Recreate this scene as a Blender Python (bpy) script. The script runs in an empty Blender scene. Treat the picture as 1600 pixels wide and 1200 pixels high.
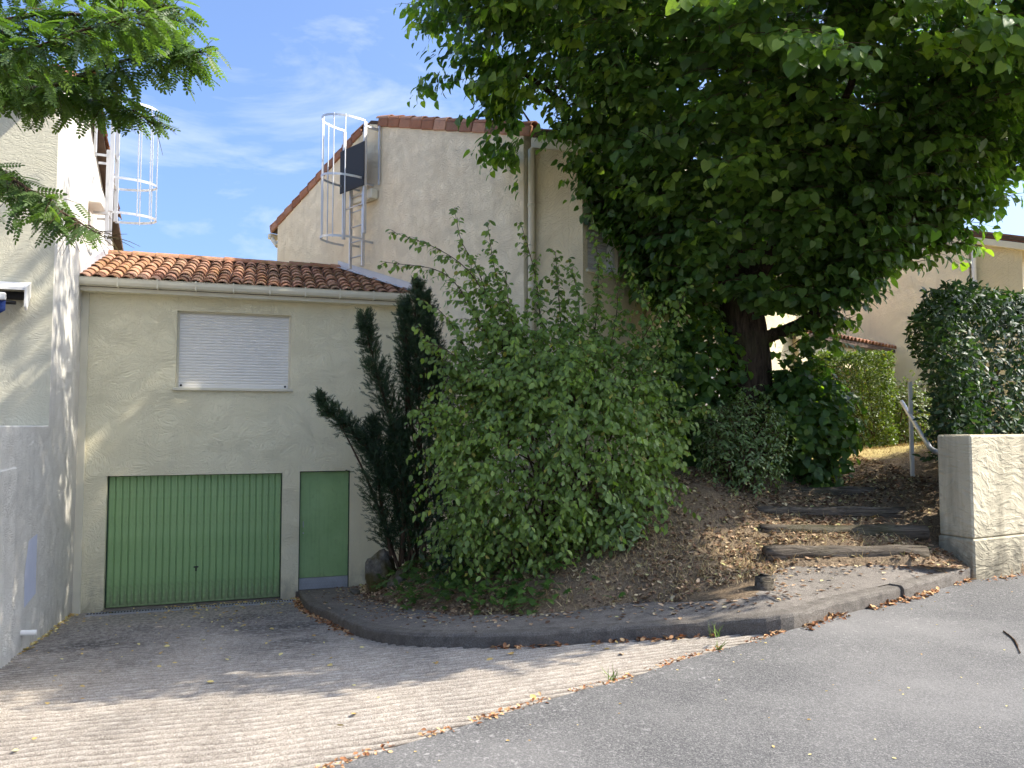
import bpy, math, random
import numpy as np
from mathutils import Matrix, Vector

random.seed(7); rng = np.random.default_rng(11)
R = math.radians
scene = bpy.context.scene
C = scene.collection

# ------------------------------------------------------------------ camera, sky, sun, exposure
EYE = 1.6
F = 1200.0; PIT = math.atan(65 / 1200.0)
cam_d = bpy.data.cameras.new('camera'); cam = bpy.data.objects.new('camera', cam_d); C.objects.link(cam)
cam_d.sensor_width = 36; cam_d.lens = 36 * F / 1600; cam_d.clip_end = 3000; cam_d.clip_start = 0.05
cam.location = (0, 0, EYE); cam.rotation_euler = (math.pi / 2 + PIT, 0, 0)
scene.camera = cam

SUN_EL = 46.0; SUN_AZ = -0.5          # azimuth in the plane, degrees from +X towards +Y
world = bpy.data.worlds.new('World'); scene.world = world; world.use_nodes = True
nt = world.node_tree; nt.nodes.clear()
wo = nt.nodes.new('ShaderNodeOutputWorld'); bg = nt.nodes.new('ShaderNodeBackground')
sky = nt.nodes.new('ShaderNodeTexSky'); sky.sky_type = 'NISHITA'; sky.sun_disc = False
sky.sun_elevation = R(SUN_EL); sky.sun_rotation = R(90 - SUN_AZ)
sky.air_density = 0.85; sky.dust_density = 5.0; sky.ozone_density = 6.0
tc = nt.nodes.new('ShaderNodeTexCoord')
mp = nt.nodes.new('ShaderNodeMapping'); mp.inputs['Scale'].default_value = (1.0, 1.3, 3.6); mp.inputs['Rotation'].default_value = (0.1, -0.22, 0.35)
n1 = nt.nodes.new('ShaderNodeTexNoise'); n1.inputs['Scale'].default_value = 2.9; n1.inputs['Detail'].default_value = 10; n1.inputs['Roughness'].default_value = 0.58; n1.inputs['Distortion'].default_value = 0.5
cr = nt.nodes.new('ShaderNodeValToRGB'); cr.color_ramp.elements[0].position = 0.50; cr.color_ramp.elements[1].position = 0.80
cr.color_ramp.elements[0].color = (0, 0, 0, 1); cr.color_ramp.elements[1].color = (0.85, 0.85, 0.85, 1)
mixc = nt.nodes.new('ShaderNodeMix'); mixc.data_type = 'RGBA'
mixc.inputs[7].default_value = (2.9, 3.1, 3.5, 1)
nt.links.new(tc.outputs['Generated'], mp.inputs['Vector']); nt.links.new(mp.outputs[0], n1.inputs['Vector'])
nt.links.new(n1.outputs['Fac'], cr.inputs['Fac']); nt.links.new(cr.outputs['Color'], mixc.inputs[0])
tint = nt.nodes.new('ShaderNodeMix'); tint.data_type = 'RGBA'; tint.blend_type = 'MULTIPLY'; tint.inputs[0].default_value = 1.0; tint.inputs[7].default_value = (0.86, 0.91, 0.97, 1)
nt.links.new(sky.outputs[0], tint.inputs[6]); nt.links.new(tint.outputs[2], mixc.inputs[6]); nt.links.new(mixc.outputs[2], bg.inputs['Color'])
bg.inputs['Strength'].default_value = 0.104
nt.links.new(bg.outputs[0], wo.inputs['Surface'])

sun_d = bpy.data.lights.new('sun', 'SUN'); sun_d.energy = 2.15; sun_d.angle = R(0.53); sun_d.color = (1.0, 0.93, 0.82)
sun = bpy.data.objects.new('sun', sun_d); C.objects.link(sun)
SD = Vector((math.cos(R(SUN_EL)) * math.cos(R(SUN_AZ)), math.cos(R(SUN_EL)) * math.sin(R(SUN_AZ)), math.sin(R(SUN_EL))))
sun.rotation_euler = SD.to_track_quat('Z', 'Y').to_euler(); sun.location = (20, 0, 30)

scene.view_settings.view_transform = 'Standard'; scene.view_settings.look = 'None'
scene.view_settings.exposure = 1.95; scene.view_settings.gamma = 1.0
scene.render.engine = 'CYCLES'
scene.cycles.use_denoising = True
scene.cycles.max_bounces = 6; scene.cycles.diffuse_bounces = 3; scene.cycles.transmission_bounces = 4; scene.cycles.transparent_max_bounces = 4
scene.cycles.use_adaptive_sampling = True; scene.cycles.adaptive_threshold = 0.02
scene.cycles.sample_clamp_indirect = 8

# ------------------------------------------------------------------ measuring helpers (photo pixel -> place)
_c, _s = math.cos(PIT), math.sin(PIT)
def ray(px, py):
    a = (px - 800) / F; b = (600 - py) / F
    return np.array([a, _c - b * _s, _s + b * _c])
def atY(px, py, Y):
    r = ray(px, py); return np.array([0, 0, EYE]) + r * (Y / r[1])
def atZ(px, py, z):
    r = ray(px, py); return np.array([0, 0, EYE]) + r * ((z - EYE) / r[2])
def projN(P):
    d = P - np.array([0, 0, EYE]); Y = d[:, 1] * _c + d[:, 2] * _s; Z = -d[:, 1] * _s + d[:, 2] * _c
    Yc = np.where(Y > 0.05, Y, 1e9)
    return 800 + F * d[:, 0] / Yc, 600 - F * Z / Yc, Y

# ------------------------------------------------------------------ object helpers
def tag(o, label=None, cat=None, group=None, kind=None):
    if label: o['label'] = label
    if cat: o['category'] = cat
    if group: o['group'] = group
    if kind: o['kind'] = kind
    return o
def empty(name, loc=(0, 0, 0), rz=0.0, label=None, cat=None, group=None):
    o = bpy.data.objects.new(name, None); C.objects.link(o); o.location = loc; o.rotation_euler = (0, 0, rz)
    o.empty_display_size = 0.2
    return tag(o, label, cat, group)
def link(name, me, parent=None, mat=None):
    if mat is not None and len(me.materials) == 0: me.materials.append(mat)
    o = bpy.data.objects.new(name, me); C.objects.link(o)
    if parent is not None: o.parent = parent
    return o
def rawmesh(name, V, Fc, smooth=False):
    me = bpy.data.meshes.new(name); me.from_pydata([tuple(v) for v in V], [], [tuple(f) for f in Fc]); me.update()
    if smooth:
        me.polygons.foreach_set('use_smooth', [True] * len(me.polygons))
    return me
def fastmesh(name, V, Fc, smooth=False, rnd=None):
    """V (n,3), Fc (m,k) arrays, rnd optional per-vertex float"""
    V = np.asarray(V, dtype=np.float32); Fc = np.asarray(Fc, dtype=np.int32)
    me = bpy.data.meshes.new(name); k = Fc.shape[1]
    me.vertices.add(len(V)); me.vertices.foreach_set('co', V.ravel())
    me.loops.add(Fc.size); me.loops.foreach_set('vertex_index', Fc.ravel())
    me.polygons.add(len(Fc)); me.polygons.foreach_set('loop_start', np.arange(0, Fc.size, k, dtype=np.int32))
    me.polygons.foreach_set('loop_total', np.full(len(Fc), k, dtype=np.int32))
    if smooth: me.polygons.foreach_set('use_smooth', np.ones(len(Fc), dtype=bool))
    if rnd is not None:
        at = me.attributes.new('rnd', 'FLOAT', 'POINT'); at.data.foreach_set('value', np.asarray(rnd, dtype=np.float32))
    me.update(calc_edges=True); me.validate()
    return me

class MB:
    def __init__(s): s.V = []; s.F = []
    def add(s, V, Fc):
        b = len(s.V); s.V += [tuple(v) for v in V]; s.F += [tuple(b + i for i in f) for f in Fc]; return s
    def box(s, x0, x1, y0, y1, z0, z1):
        return s.add([(x0,y0,z0),(x1,y0,z0),(x1,y1,z0),(x0,y1,z0),(x0,y0,z1),(x1,y0,z1),(x1,y1,z1),(x0,y1,z1)],
                     [(0,3,2,1),(4,5,6,7),(0,1,5,4),(1,2,6,5),(2,3,7,6),(3,0,4,7)])
    def bbox(s, x0, x1, y0, y1, z0, z1, b=0.01):
        """box with chamfered edges"""
        xs, ys, zs = (x0, x1), (y0, y1), (z0, z1); V = []; idx = {}
        for i in (0, 1):
            for j in (0, 1):
                for k in (0, 1):
                    sx, sy, sz = (b if i == 0 else -b), (b if j == 0 else -b), (b if k == 0 else -b)
                    for ax in range(3):
                        p = [xs[i] + sx, ys[j] + sy, zs[k] + sz]; p[ax] = (xs[i], ys[j], zs[k])[ax]
                        idx[(i, j, k, ax)] = len(V); V.append(p)
        Fc = []
        def q(*a): Fc.append(tuple(idx[t] for t in a))
        q((0,0,0,0),(0,0,1,0),(0,1,1,0),(0,1,0,0)); q((1,0,0,0),(1,1,0,0),(1,1,1,0),(1,0,1,0))
        q((0,0,0,1),(1,0,0,1),(1,0,1,1),(0,0,1,1)); q((0,1,0,1),(0,1,1,1),(1,1,1,1),(1,1,0,1))
        q((0,0,0,2),(0,1,0,2),(1,1,0,2),(1,0,0,2)); q((0,0,1,2),(1,0,1,2),(1,1,1,2),(0,1,1,2))
        for k in (0, 1):
            for j in (0, 1): q((0,j,k,1),(1,j,k,1),(1,j,k,2),(0,j,k,2))
            for i in (0, 1): q((i,0,k,0),(i,1,k,0),(i,1,k,2),(i,0,k,2))
        for i in (0, 1):
            for j in (0, 1): q((i,j,0,0),(i,j,1,0),(i,j,1,1),(i,j,0,1))
            for j in (0, 1):
                for k in (0, 1): q((i,j,k,0),(i,j,k,1),(i,j,k,2))
        return s.add(V, Fc)
    def prism(s, poly, y0, y1, axis='y'):
        """polygon in (x,z) extruded along y (or in (y,z) along x, or (x,y) along z)"""
        n = len(poly)
        def p3(a, b, t):
            return {'y': (a, t, b), 'x': (t, a, b), 'z': (a, b, t)}[axis]
        V = [p3(a, b, y0) for a, b in poly] + [p3(a, b, y1) for a, b in poly]
        Fc = [tuple(range(n)), tuple(range(2 * n - 1, n - 1, -1))] + [(i, i + n, (i + 1) % n + n, (i + 1) % n) for i in range(n)]
        return s.add(V, Fc)
    def tube(s, pts, rad, n=8, cap=True, closed=False):
        V, Fc = tube_arr(pts, rad, n, cap)
        return s.add(V, Fc)
    def build(s, name, mat, parent=None, smooth=False, kind=None):
        me = rawmesh(name, s.V, s.F, smooth)
        import bmesh
        bm = bmesh.new(); bm.from_mesh(me); bmesh.ops.recalc_face_normals(bm, faces=bm.faces[:]); bm.to_mesh(me); bm.free()
        o = link(name, me, parent, mat)
        if kind: o['kind'] = kind
        return o

def frames(pts):
    pts = np.asarray(pts, float); t = np.gradient(pts, axis=0); t /= np.linalg.norm(t, axis=1)[:, None] + 1e-9
    up = np.array([0, 0, 1.0]); a = np.cross(t, up)
    bad = np.linalg.norm(a, axis=1) < 0.15
    a[bad] = np.cross(t[bad], np.array([0.0, 1.0, 0.0]))
    a /= np.linalg.norm(a, axis=1)[:, None] + 1e-9
    b = np.cross(a, t)
    return t, a, b
def tube_arr(pts, rad, n=6, cap=True):
    pts = np.asarray(pts, float); m = len(pts); rad = np.broadcast_to(np.asarray(rad, float), (m,))
    t, a, b = frames(pts); V = []
    for i in range(m):
        for k in range(n):
            th = 2 * math.pi * k / n
            V.append(pts[i] + rad[i] * (math.cos(th) * a[i] + math.sin(th) * b[i]))
    Fc = []
    for i in range(m - 1):
        for k in range(n):
            k2 = (k + 1) % n; Fc.append((i * n + k, i * n + k2, (i + 1) * n + k2, (i + 1) * n + k))
    if cap:
        Fc.append(tuple(range(n - 1, -1, -1))); Fc.append(tuple((m - 1) * n + k for k in range(n)))
    return V, Fc
class Tubes:
    """many thin branches in one mesh, quads only"""
    def __init__(s): s.V = []; s.F = []; s.n = 0
    def add(s, pts, rad, n=4):
        V, Fc = tube_arr(pts, rad, n, False); s.V.append(np.array(V)); s.F.append(np.array(Fc) + s.n); s.n += len(V)
    def build(s, name, mat, parent):
        return link(name, fastmesh(name, np.vstack(s.V), np.vstack(s.F), True), parent, mat)
def bez(p, n=10):
    """smooth path through points (Catmull-Rom)"""
    p = np.asarray(p, float); q = np.vstack([2 * p[0] - p[1], p, 2 * p[-1] - p[-2]]); out = []
    for i in range(1, len(q) - 2):
        for t in np.linspace(0, 1, n, endpoint=False):
            a, b, c, d = q[i - 1], q[i], q[i + 1], q[i + 2]
            out.append(0.5 * ((2 * b) + (-a + c) * t + (2 * a - 5 * b + 4 * c - d) * t ** 2 + (-a + 3 * b - 3 * c + d) * t ** 3))
    out.append(p[-1]); return np.array(out)
def resample(p, n):
    p = np.asarray(p, float); d = np.r_[0, np.cumsum(np.linalg.norm(np.diff(p, axis=0), axis=1))]
    t = np.linspace(0, d[-1], n); return np.stack([np.interp(t, d, p[:, k]) for k in range(p.shape[1])], 1)
def norm(a):
    return a / (np.linalg.norm(a, axis=-1, keepdims=True) + 1e-9)

# ------------------------------------------------------------------ materials
def srgb(r, g, b):
    f = lambda c: ((c / 255 + 0.055) / 1.055) ** 2.4 if c / 255 > 0.04045 else c / 255 / 12.92
    return (f(r), f(g), f(b), 1.0)
class NT:
    def __init__(s, name):
        s.m = bpy.data.materials.new(name); s.m.use_nodes = True; s.t = s.m.node_tree; s.t.nodes.clear()
        s.out = s.n('ShaderNodeOutputMaterial')
    def n(s, typ, **kw):
        nd = s.t.nodes.new(typ)
        for k, v in kw.items():
            if k.startswith('i_'):
                nd.inputs[k[2:].replace('_', ' ')].default_value = v
            else: setattr(nd, k, v)
        return nd
    def l(s, a, b): s.t.links.new(a, b)
    def coords(s, scale=(1, 1, 1), rot=(0, 0, 0), kind='Object'):
        tcn = s.n('ShaderNodeTexCoord'); m = s.n('ShaderNodeMapping'); m.inputs['Scale'].default_value = scale; m.inputs['Rotation'].default_value = rot
        s.l(tcn.outputs[kind], m.inputs['Vector']); return m.outputs[0]
    def noise(s, vec, scale, detail=4, rough=0.55, dist=0.0):
        nd = s.n('ShaderNodeTexNoise'); nd.inputs['Scale'].default_value = scale; nd.inputs['Detail'].default_value = detail
        nd.inputs['Roughness'].default_value = rough; nd.inputs['Distortion'].default_value = dist
        if vec is not None: s.l(vec, nd.inputs['Vector'])
        return nd.outputs['Fac']
    def ramp(s, fac, stops, interp='LINEAR'):
        nd = s.n('ShaderNodeValToRGB'); e = nd.color_ramp.elements; nd.color_ramp.interpolation = interp
        while len(e) < len(stops): e.new(0.5)
        for i, (p, c) in enumerate(stops):
            e[i].position = p; e[i].color = c if len(c) == 4 else (c[0], c[1], c[2], 1)
        s.l(fac, nd.inputs['Fac']); return nd.outputs['Color']
    def fr(s, fac, a, b, lo=0.0, hi=1.0):
        nd = s.n('ShaderNodeMapRange'); nd.inputs[1].default_value = a; nd.inputs[2].default_value = b; nd.inputs[3].default_value = lo; nd.inputs[4].default_value = hi
        s.l(fac, nd.inputs[0]); return nd.outputs[0]
    def mix(s, fac, a, b, mode='MIX'):
        nd = s.n('ShaderNodeMix', data_type='RGBA', blend_type=mode)
        for sock, v in ((0, fac), (6, a), (7, b)):
            if hasattr(v, 'node'): s.l(v, nd.inputs[sock])
            else: nd.inputs[sock].default_value = v
        return nd.outputs[2]
    def math(s, op, a, b=0.0):
        nd = s.n('ShaderNodeMath', operation=op)
        for i, v in enumerate((a, b)):
            if hasattr(v, 'node'): s.l(v, nd.inputs[i])
            else: nd.inputs[i].default_value = v
        return nd.outputs[0]
    def bump(s, h, strength=0.5, dist=0.01, nrm=None):
        nd = s.n('ShaderNodeBump'); nd.inputs['Strength'].default_value = strength; nd.inputs['Distance'].default_value = dist
        s.l(h, nd.inputs['Height'])
        if nrm is not None: s.l(nrm, nd.inputs['Normal'])
        return nd.outputs[0]
    def princ(s, col, rough=0.8, nrm=None, metal=0.0, spec=0.5):
        p = s.n('ShaderNodeBsdfPrincipled')
        for sock, v in (('Base Color', col), ('Roughness', rough), ('Metallic', metal), ('Specular IOR Level', spec)):
            if hasattr(v, 'node'): s.l(v, p.inputs[sock])
            else: p.inputs[sock].default_value = v
        if nrm is not None: s.l(nrm, p.inputs['Normal'])
        s.l(p.outputs[0], s.out.inputs['Surface']); return s.m

def stucco(name, col, col2, amp=0.02, sc=1.0, streak=0.35, grime=None, grain=0.22, dist=1.6):
    k = NT(name); v = k.coords(); 
    w1 = k.noise(v, 0.45, 4, 0.6)
    base = k.mix(k.fr(w1, 0.35, 0.68), col, col2)
    st = k.noise(k.coords((2.2, 2.2, 0.28)), 1.6, 6, 0.65)
    base = k.mix(k.fr(st, 0.50, 0.78, 0.0, streak), base, tuple(c * 0.62 for c in col2[:3]) + (1,))
    sp = k.noise(v, 60, 3, 0.6); base = k.mix(k.fr(sp, 0.60, 0.75, 0.0, 0.25), base, tuple(c * 0.55 for c in col2[:3]) + (1,))
    if grime:
        sep = k.n('ShaderNodeSeparateXYZ'); tcn = k.n('ShaderNodeTexCoord'); k.l(tcn.outputs['Object'], sep.inputs[0])
        g = k.math('ADD', k.fr(sep.outputs[2], grime[0], grime[1], 1.0, 0.0), k.fr(k.noise(k.coords((1.5, 1.5, 0.8)), 3.0, 6, 0.7), 0.2, 0.8, -0.6, 0.5))
        base = k.mix(k.fr(g, 0.3, 1.1, 0.0, grime[2]), base, srgb(92, 88, 76))
    wv = k.n('ShaderNodeVectorMath', operation='ADD')
    wn = k.n('ShaderNodeTexNoise'); wn.inputs['Scale'].default_value = 1.1 * sc; wn.inputs['Detail'].default_value = 1; k.l(v, wn.inputs['Vector'])
    sc3 = k.n('ShaderNodeVectorMath', operation='SCALE'); sc3.inputs['Scale'].default_value = 0.9; k.l(wn.outputs['Color'], sc3.inputs[0])
    k.l(v, wv.inputs[0]); k.l(sc3.outputs[0], wv.inputs[1])
    m2 = k.n('ShaderNodeMapping'); m2.inputs['Scale'].default_value = (1.3, 1.3, 3.4); m2.inputs['Rotation'].default_value = (0.35, 0.4, 0); k.l(wv.outputs[0], m2.inputs['Vector'])
    h1 = k.noise(m2.outputs[0], 5.0 * sc, 3, 0.45, dist)
    h1 = k.ramp(h1, [(0.30, (0, 0, 0)), (0.52, (0.55, 0.55, 0.55)), (0.56, (0.95, 0.95, 0.95)), (0.75, (0.7, 0.7, 0.7))])
    h2 = k.noise(v, 85, 3, 0.6)
    hh = k.math('ADD', h1, k.math('MULTIPLY', h2, grain))
    return k.princ(base, 0.92, k.bump(hh, 0.75, amp), spec=0.2)

def simple(name, col, rough=0.6, metal=0.0, var=0.12, bump=0.0, bsc=60, spec=0.5):
    k = NT(name); v = k.coords()
    n = k.noise(v, 3.0, 5, 0.6); c = k.mix(k.fr(n, 0.3, 0.75), col, tuple(x * (1 - 2.2 * var) for x in col[:3]) + (1,))
    nr = k.bump(k.noise(v, bsc, 3), 0.5, bump) if bump else None
    return k.princ(c, rough, nr, metal, spec)

def leafmat(name, stops, trans=0.35, rough=0.45, back=1.25, yellow=None, spec=0.4):
    k = NT(name); at = k.n('ShaderNodeAttribute'); at.attribute_name = 'rnd'
    col = k.ramp(at.outputs['Fac'], stops)
    geo = k.n('ShaderNodeNewGeometry')
    v = k.coords(); nz = k.noise(v, 25, 2); col = k.mix(k.fr(nz, 0.3, 0.7, 0.0, 0.25), col, (0.02, 0.03, 0.008, 1))
    light = k.mix(1.0, col, (1.25, 1.35, 0.95, 1), 'MULTIPLY')
    cf = k.mix(geo.outputs['Backfacing'], col, light)
    p = k.n('ShaderNodeBsdfPrincipled'); k.l(cf, p.inputs['Base Color']); p.inputs['Roughness'].default_value = rough; p.inputs['Specular IOR Level'].default_value = spec
    tr = k.n('ShaderNodeBsdfTranslucent'); tcol = k.mix(1.0, col, (1.9, 2.3, 0.55, 1), 'MULTIPLY'); k.l(tcol, tr.inputs['Color'])
    ms = k.n('ShaderNodeMixShader'); ms.inputs[0].default_value = trans; k.l(p.outputs[0], ms.inputs[1]); k.l(tr.outputs[0], ms.inputs[2])
    k.l(ms.outputs[0], k.out.inputs['Surface']); return k.m

def tilemat(name, moss=0.5, dark=0.8):
    k = NT(name); oi = k.n('ShaderNodeObjectInfo'); v = k.coords(); g = k.n('ShaderNodeNewGeometry')
    base = k.ramp(oi.outputs['Random'], [(0.0, srgb(146, 98, 76)), (0.3, srgb(172, 120, 94)), (0.55, srgb(196, 150, 124)), (0.8, srgb(158, 114, 94)), (1.0, srgb(128, 98, 84))])
    m = k.n('ShaderNodeMapping'); k.l(g.outputs['Position'], m.inputs['Vector'])
    n = k.noise(m.outputs[0], 9, 6, 0.7); lich = k.noise(m.outputs[0], 26, 4, 0.7); big = k.noise(m.outputs[0], 1.3, 3)
    base = k.mix(k.fr(n, 0.42, 0.68, 0, dark), base, srgb(92, 74, 64))
    f = k.math('MULTIPLY', k.fr(lich, 0.46, 0.62), k.fr(big, 0.34, 0.58, 0.15, moss))
    base = k.mix(f, base, srgb(140, 122, 62))
    f2 = k.math('MULTIPLY', k.fr(lich, 0.60, 0.66), 0.6)
    base = k.mix(f2, base, srgb(150, 140, 118))
    return k.princ(base, 0.9, k.bump(k.noise(v, 45, 4), 0.5, 0.006), spec=0.2)

MAT = {}
MAT['garage_wall'] = stucco('garage_wall', srgb(247, 238, 204), srgb(238, 228, 192), 0.013, 1.7, 0.22, (-1.35, -0.4, 0.6))
MAT['house_wall'] = stucco('house_wall', srgb(253, 240, 208), srgb(247, 229, 194), 0.016, 2.2, 0.30)
MAT['yellow_wall'] = stucco('yellow_wall', srgb(228, 214, 178), srgb(218, 202, 164), 0.012, 1.5, 0.2)
MAT['white_wall'] = stucco('white_wall', srgb(234, 229, 217), srgb(222, 216, 203), 0.012, 2.2, 0.40, (-1.4, -0.3, 0.5))
MAT['grey_wall'] = stucco('grey_wall', srgb(210, 205, 182), srgb(198, 192, 168), 0.005, 1.4, 0.3)
MAT['retaining'] = stucco('retaining', srgb(214, 202, 172), srgb(190, 178, 150), 0.016, 0.9, 1.0, (0.0, 1.1, 0.85), 0.6, 0.4)
MAT['tile'] = tilemat('tile', 0.8, 0.62)
MAT['tile_clean'] = tilemat('tile_clean', 0.12, 0.3)
MAT['mortar'] = simple('mortar', srgb(92, 74, 62), 0.95, var=0.2, bump=0.004)
MAT['cream_metal'] = simple('cream_metal', srgb(224, 216, 190), 0.45, var=0.05)
MAT['white_paint'] = simple('white_paint', srgb(235, 232, 224), 0.5, var=0.04)
MAT['shutter'] = simple('shutter', srgb(238, 234, 224), 0.45, var=0.03)
def door_paint():
    k = NT('green'); v = k.coords(); n = k.noise(v, 2.5, 5, 0.6)
    col = k.mix(k.fr(n, 0.3, 0.75), srgb(158, 190, 130), srgb(140, 174, 114))
    st = k.noise(k.coords((14, 14, 0.5)), 1.5, 5, 0.7); col = k.mix(k.fr(st, 0.52, 0.75, 0, 0.35), col, srgb(86, 112, 78))
    sep = k.n('ShaderNodeSeparateXYZ'); t2 = k.n('ShaderNodeTexCoord'); k.l(t2.outputs['Object'], sep.inputs[0])
    g = k.math('ADD', k.fr(sep.outputs[2], -1.12, -0.75, 0.9, 0.0), k.fr(k.noise(k.coords((3, 3, 2)), 4, 6, 0.7), 0.3, 0.7, -0.6, 0.5))
    col = k.mix(k.fr(g, 0.1, 1.0, 0, 0.6), col, srgb(112, 110, 84))
    return k.princ(col, 0.5, spec=0.4)
MAT['green'] = door_paint()
MAT['dark_green'] = simple('dark_green', srgb(40, 62, 42), 0.6, var=0.1)
MAT['black'] = simple('black', srgb(20, 20, 22), 0.6, var=0.02)
MAT['dark'] = simple('dark', srgb(38, 36, 34), 0.8, var=0.1)
MAT['alu'] = simple('alu', (0.62, 0.62, 0.62, 1), 0.42, 0.7, var=0.04)
MAT['galv'] = simple('galv', (0.62, 0.63, 0.65, 1), 0.42, 0.8, var=0.1)
MAT['plate'] = simple('plate', (0.50, 0.51, 0.52, 1), 0.45, 0.25, var=0.12)
MAT['zinc'] = simple('zinc', srgb(196, 200, 206), 0.5, 0.3, var=0.08)
MAT['soffit'] = simple('soffit', srgb(112, 72, 52), 0.7, var=0.15)
MAT['blue_cloth'] = simple('blue_cloth', srgb(24, 50, 110), 0.9, var=0.08)
MAT['bark'] = None
def bark(name, c1, c2, scl=(6, 6, 1.1)):
    k = NT(name); v = k.coords(scl); n = k.noise(v, 3.5, 7, 0.65, 0.6)
    col = k.ramp(n, [(0.3, c1), (0.6, c2), (0.8, tuple(min(1, x * 1.4) for x in c2[:3]) + (1,))])
    mo = k.noise(k.coords(), 1.6, 4); col = k.mix(k.fr(mo, 0.55, 0.7, 0, 0.5), col, srgb(70, 74, 40))
    return k.princ(col, 0.95, k.bump(n, 1.0, 0.06), spec=0.1)
MAT['bark'] = bark('bark', srgb(34, 28, 23), srgb(84, 72, 58))
MAT['twig'] = bark('twig', srgb(60, 46, 36), srgb(112, 92, 74))
MAT['log'] = bark('log', srgb(44, 38, 34), srgb(124, 114, 100), (0.8, 7, 7))

def asphalt():
    k = NT('asphalt'); v = k.coords()
    fine = k.noise(v, 120, 4, 0.8); mid = k.noise(v, 55, 4, 0.7); big = k.noise(v, 0.5, 5, 0.6)
    col = k.ramp(fine, [(0.30, srgb(34, 34, 34)), (0.46, srgb(80, 79, 77)), (0.58, srgb(116, 114, 110)), (0.72, srgb(186, 181, 174))])
    col = k.mix(k.fr(mid, 0.35, 0.7, 0.0, 0.4), col, srgb(74, 73, 73))
    col = k.mix(k.fr(big, 0.42, 0.66, 0.0, 0.55), col, srgb(134, 131, 126))
    sep = k.n('ShaderNodeSeparateXYZ'); t2 = k.n('ShaderNodeTexCoord'); k.l(t2.outputs['Object'], sep.inputs[0])
    # worn pale flecks beside the joint
    dj = k.math('ADD', k.math('MULTIPLY', sep.outputs[0], 0.62), k.math('MULTIPLY', sep.outputs[1], -0.785))
    vn = k.noise(v, 26, 4, 0.75); m = k.math('MULTIPLY', k.fr(vn, 0.57, 0.64), k.fr(dj, -3.4, -1.8, 1.0, 0.0))
    m = k.math('MULTIPLY', m, k.fr(k.noise(v, 1.7, 3), 0.42, 0.58))
    col = k.mix(k.math('MULTIPLY', m, 0.6), col, srgb(178, 174, 168))
    h = k.math('ADD', k.math('MULTIPLY', fine, 0.6), mid)
    return k.princ(col, 0.88, k.bump(h, 0.7, 0.006), spec=0.3)
def concrete(name, c1, c2, c3, dirt=0.6, bdist=0.006, zone=False):
    k = NT(name); v = k.coords()
    fine = k.noise(v, 130, 4, 0.75); mid = k.noise(v, 9, 6, 0.7); big = k.noise(v, 0.7, 5, 0.6)
    col = k.ramp(fine, [(0.30, c1), (0.5, c2), (0.7, c3)])
    col = k.mix(k.fr(mid, 0.46, 0.72, 0.0, dirt), col, srgb(84, 78, 70))
    col = k.mix(k.fr(big, 0.42, 0.68, 0.0, dirt * 0.55), col, srgb(96, 90, 82))
    if zone:   # lower ramp painted darker to deepen its shade, with tyre stains
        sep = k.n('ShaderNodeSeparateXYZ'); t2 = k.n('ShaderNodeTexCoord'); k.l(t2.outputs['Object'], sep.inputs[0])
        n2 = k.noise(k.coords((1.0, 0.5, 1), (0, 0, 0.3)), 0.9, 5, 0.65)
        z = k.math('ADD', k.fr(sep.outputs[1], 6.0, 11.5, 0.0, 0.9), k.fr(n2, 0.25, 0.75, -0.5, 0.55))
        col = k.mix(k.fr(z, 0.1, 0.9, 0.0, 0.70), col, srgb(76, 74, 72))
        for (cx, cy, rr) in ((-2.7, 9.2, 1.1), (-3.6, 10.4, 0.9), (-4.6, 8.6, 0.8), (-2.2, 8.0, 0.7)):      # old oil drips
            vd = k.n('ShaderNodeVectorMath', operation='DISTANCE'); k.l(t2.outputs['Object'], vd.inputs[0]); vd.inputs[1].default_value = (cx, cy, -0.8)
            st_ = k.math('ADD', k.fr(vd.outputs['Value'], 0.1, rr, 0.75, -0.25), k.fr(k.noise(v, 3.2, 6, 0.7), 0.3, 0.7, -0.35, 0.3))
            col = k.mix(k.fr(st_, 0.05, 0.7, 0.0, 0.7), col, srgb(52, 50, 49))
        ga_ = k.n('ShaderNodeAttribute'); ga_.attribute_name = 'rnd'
        gf = k.math('MULTIPLY', k.fr(ga_.outputs['Fac'], 0.35, 0.85), k.fr(k.noise(v, 7, 4, 0.7), 0.32, 0.60, 0.4, 0.95))  # groove bottoms coloured dark: groove shade painted in together with dirt
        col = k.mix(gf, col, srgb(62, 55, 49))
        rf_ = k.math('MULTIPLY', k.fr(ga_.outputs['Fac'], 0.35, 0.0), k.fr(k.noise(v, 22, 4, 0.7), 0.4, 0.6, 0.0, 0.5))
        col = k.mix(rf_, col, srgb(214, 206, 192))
    h = k.math('ADD', fine, k.math('MULTIPLY', mid, 1.2))
    return k.princ(col, 0.9, k.bump(h, 0.8, bdist), spec=0.25)
MAT['asphalt'] = asphalt()
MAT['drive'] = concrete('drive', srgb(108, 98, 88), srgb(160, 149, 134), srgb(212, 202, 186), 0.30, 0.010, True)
MAT['pavement'] = concrete('pavement', srgb(78, 72, 65), srgb(132, 124, 114), srgb(182, 174, 162), 0.8, 0.012)
MAT['kerb'] = concrete('kerb', srgb(76, 70, 63), srgb(122, 115, 105), srgb(164, 156, 144), 0.95, 0.016)
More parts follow.
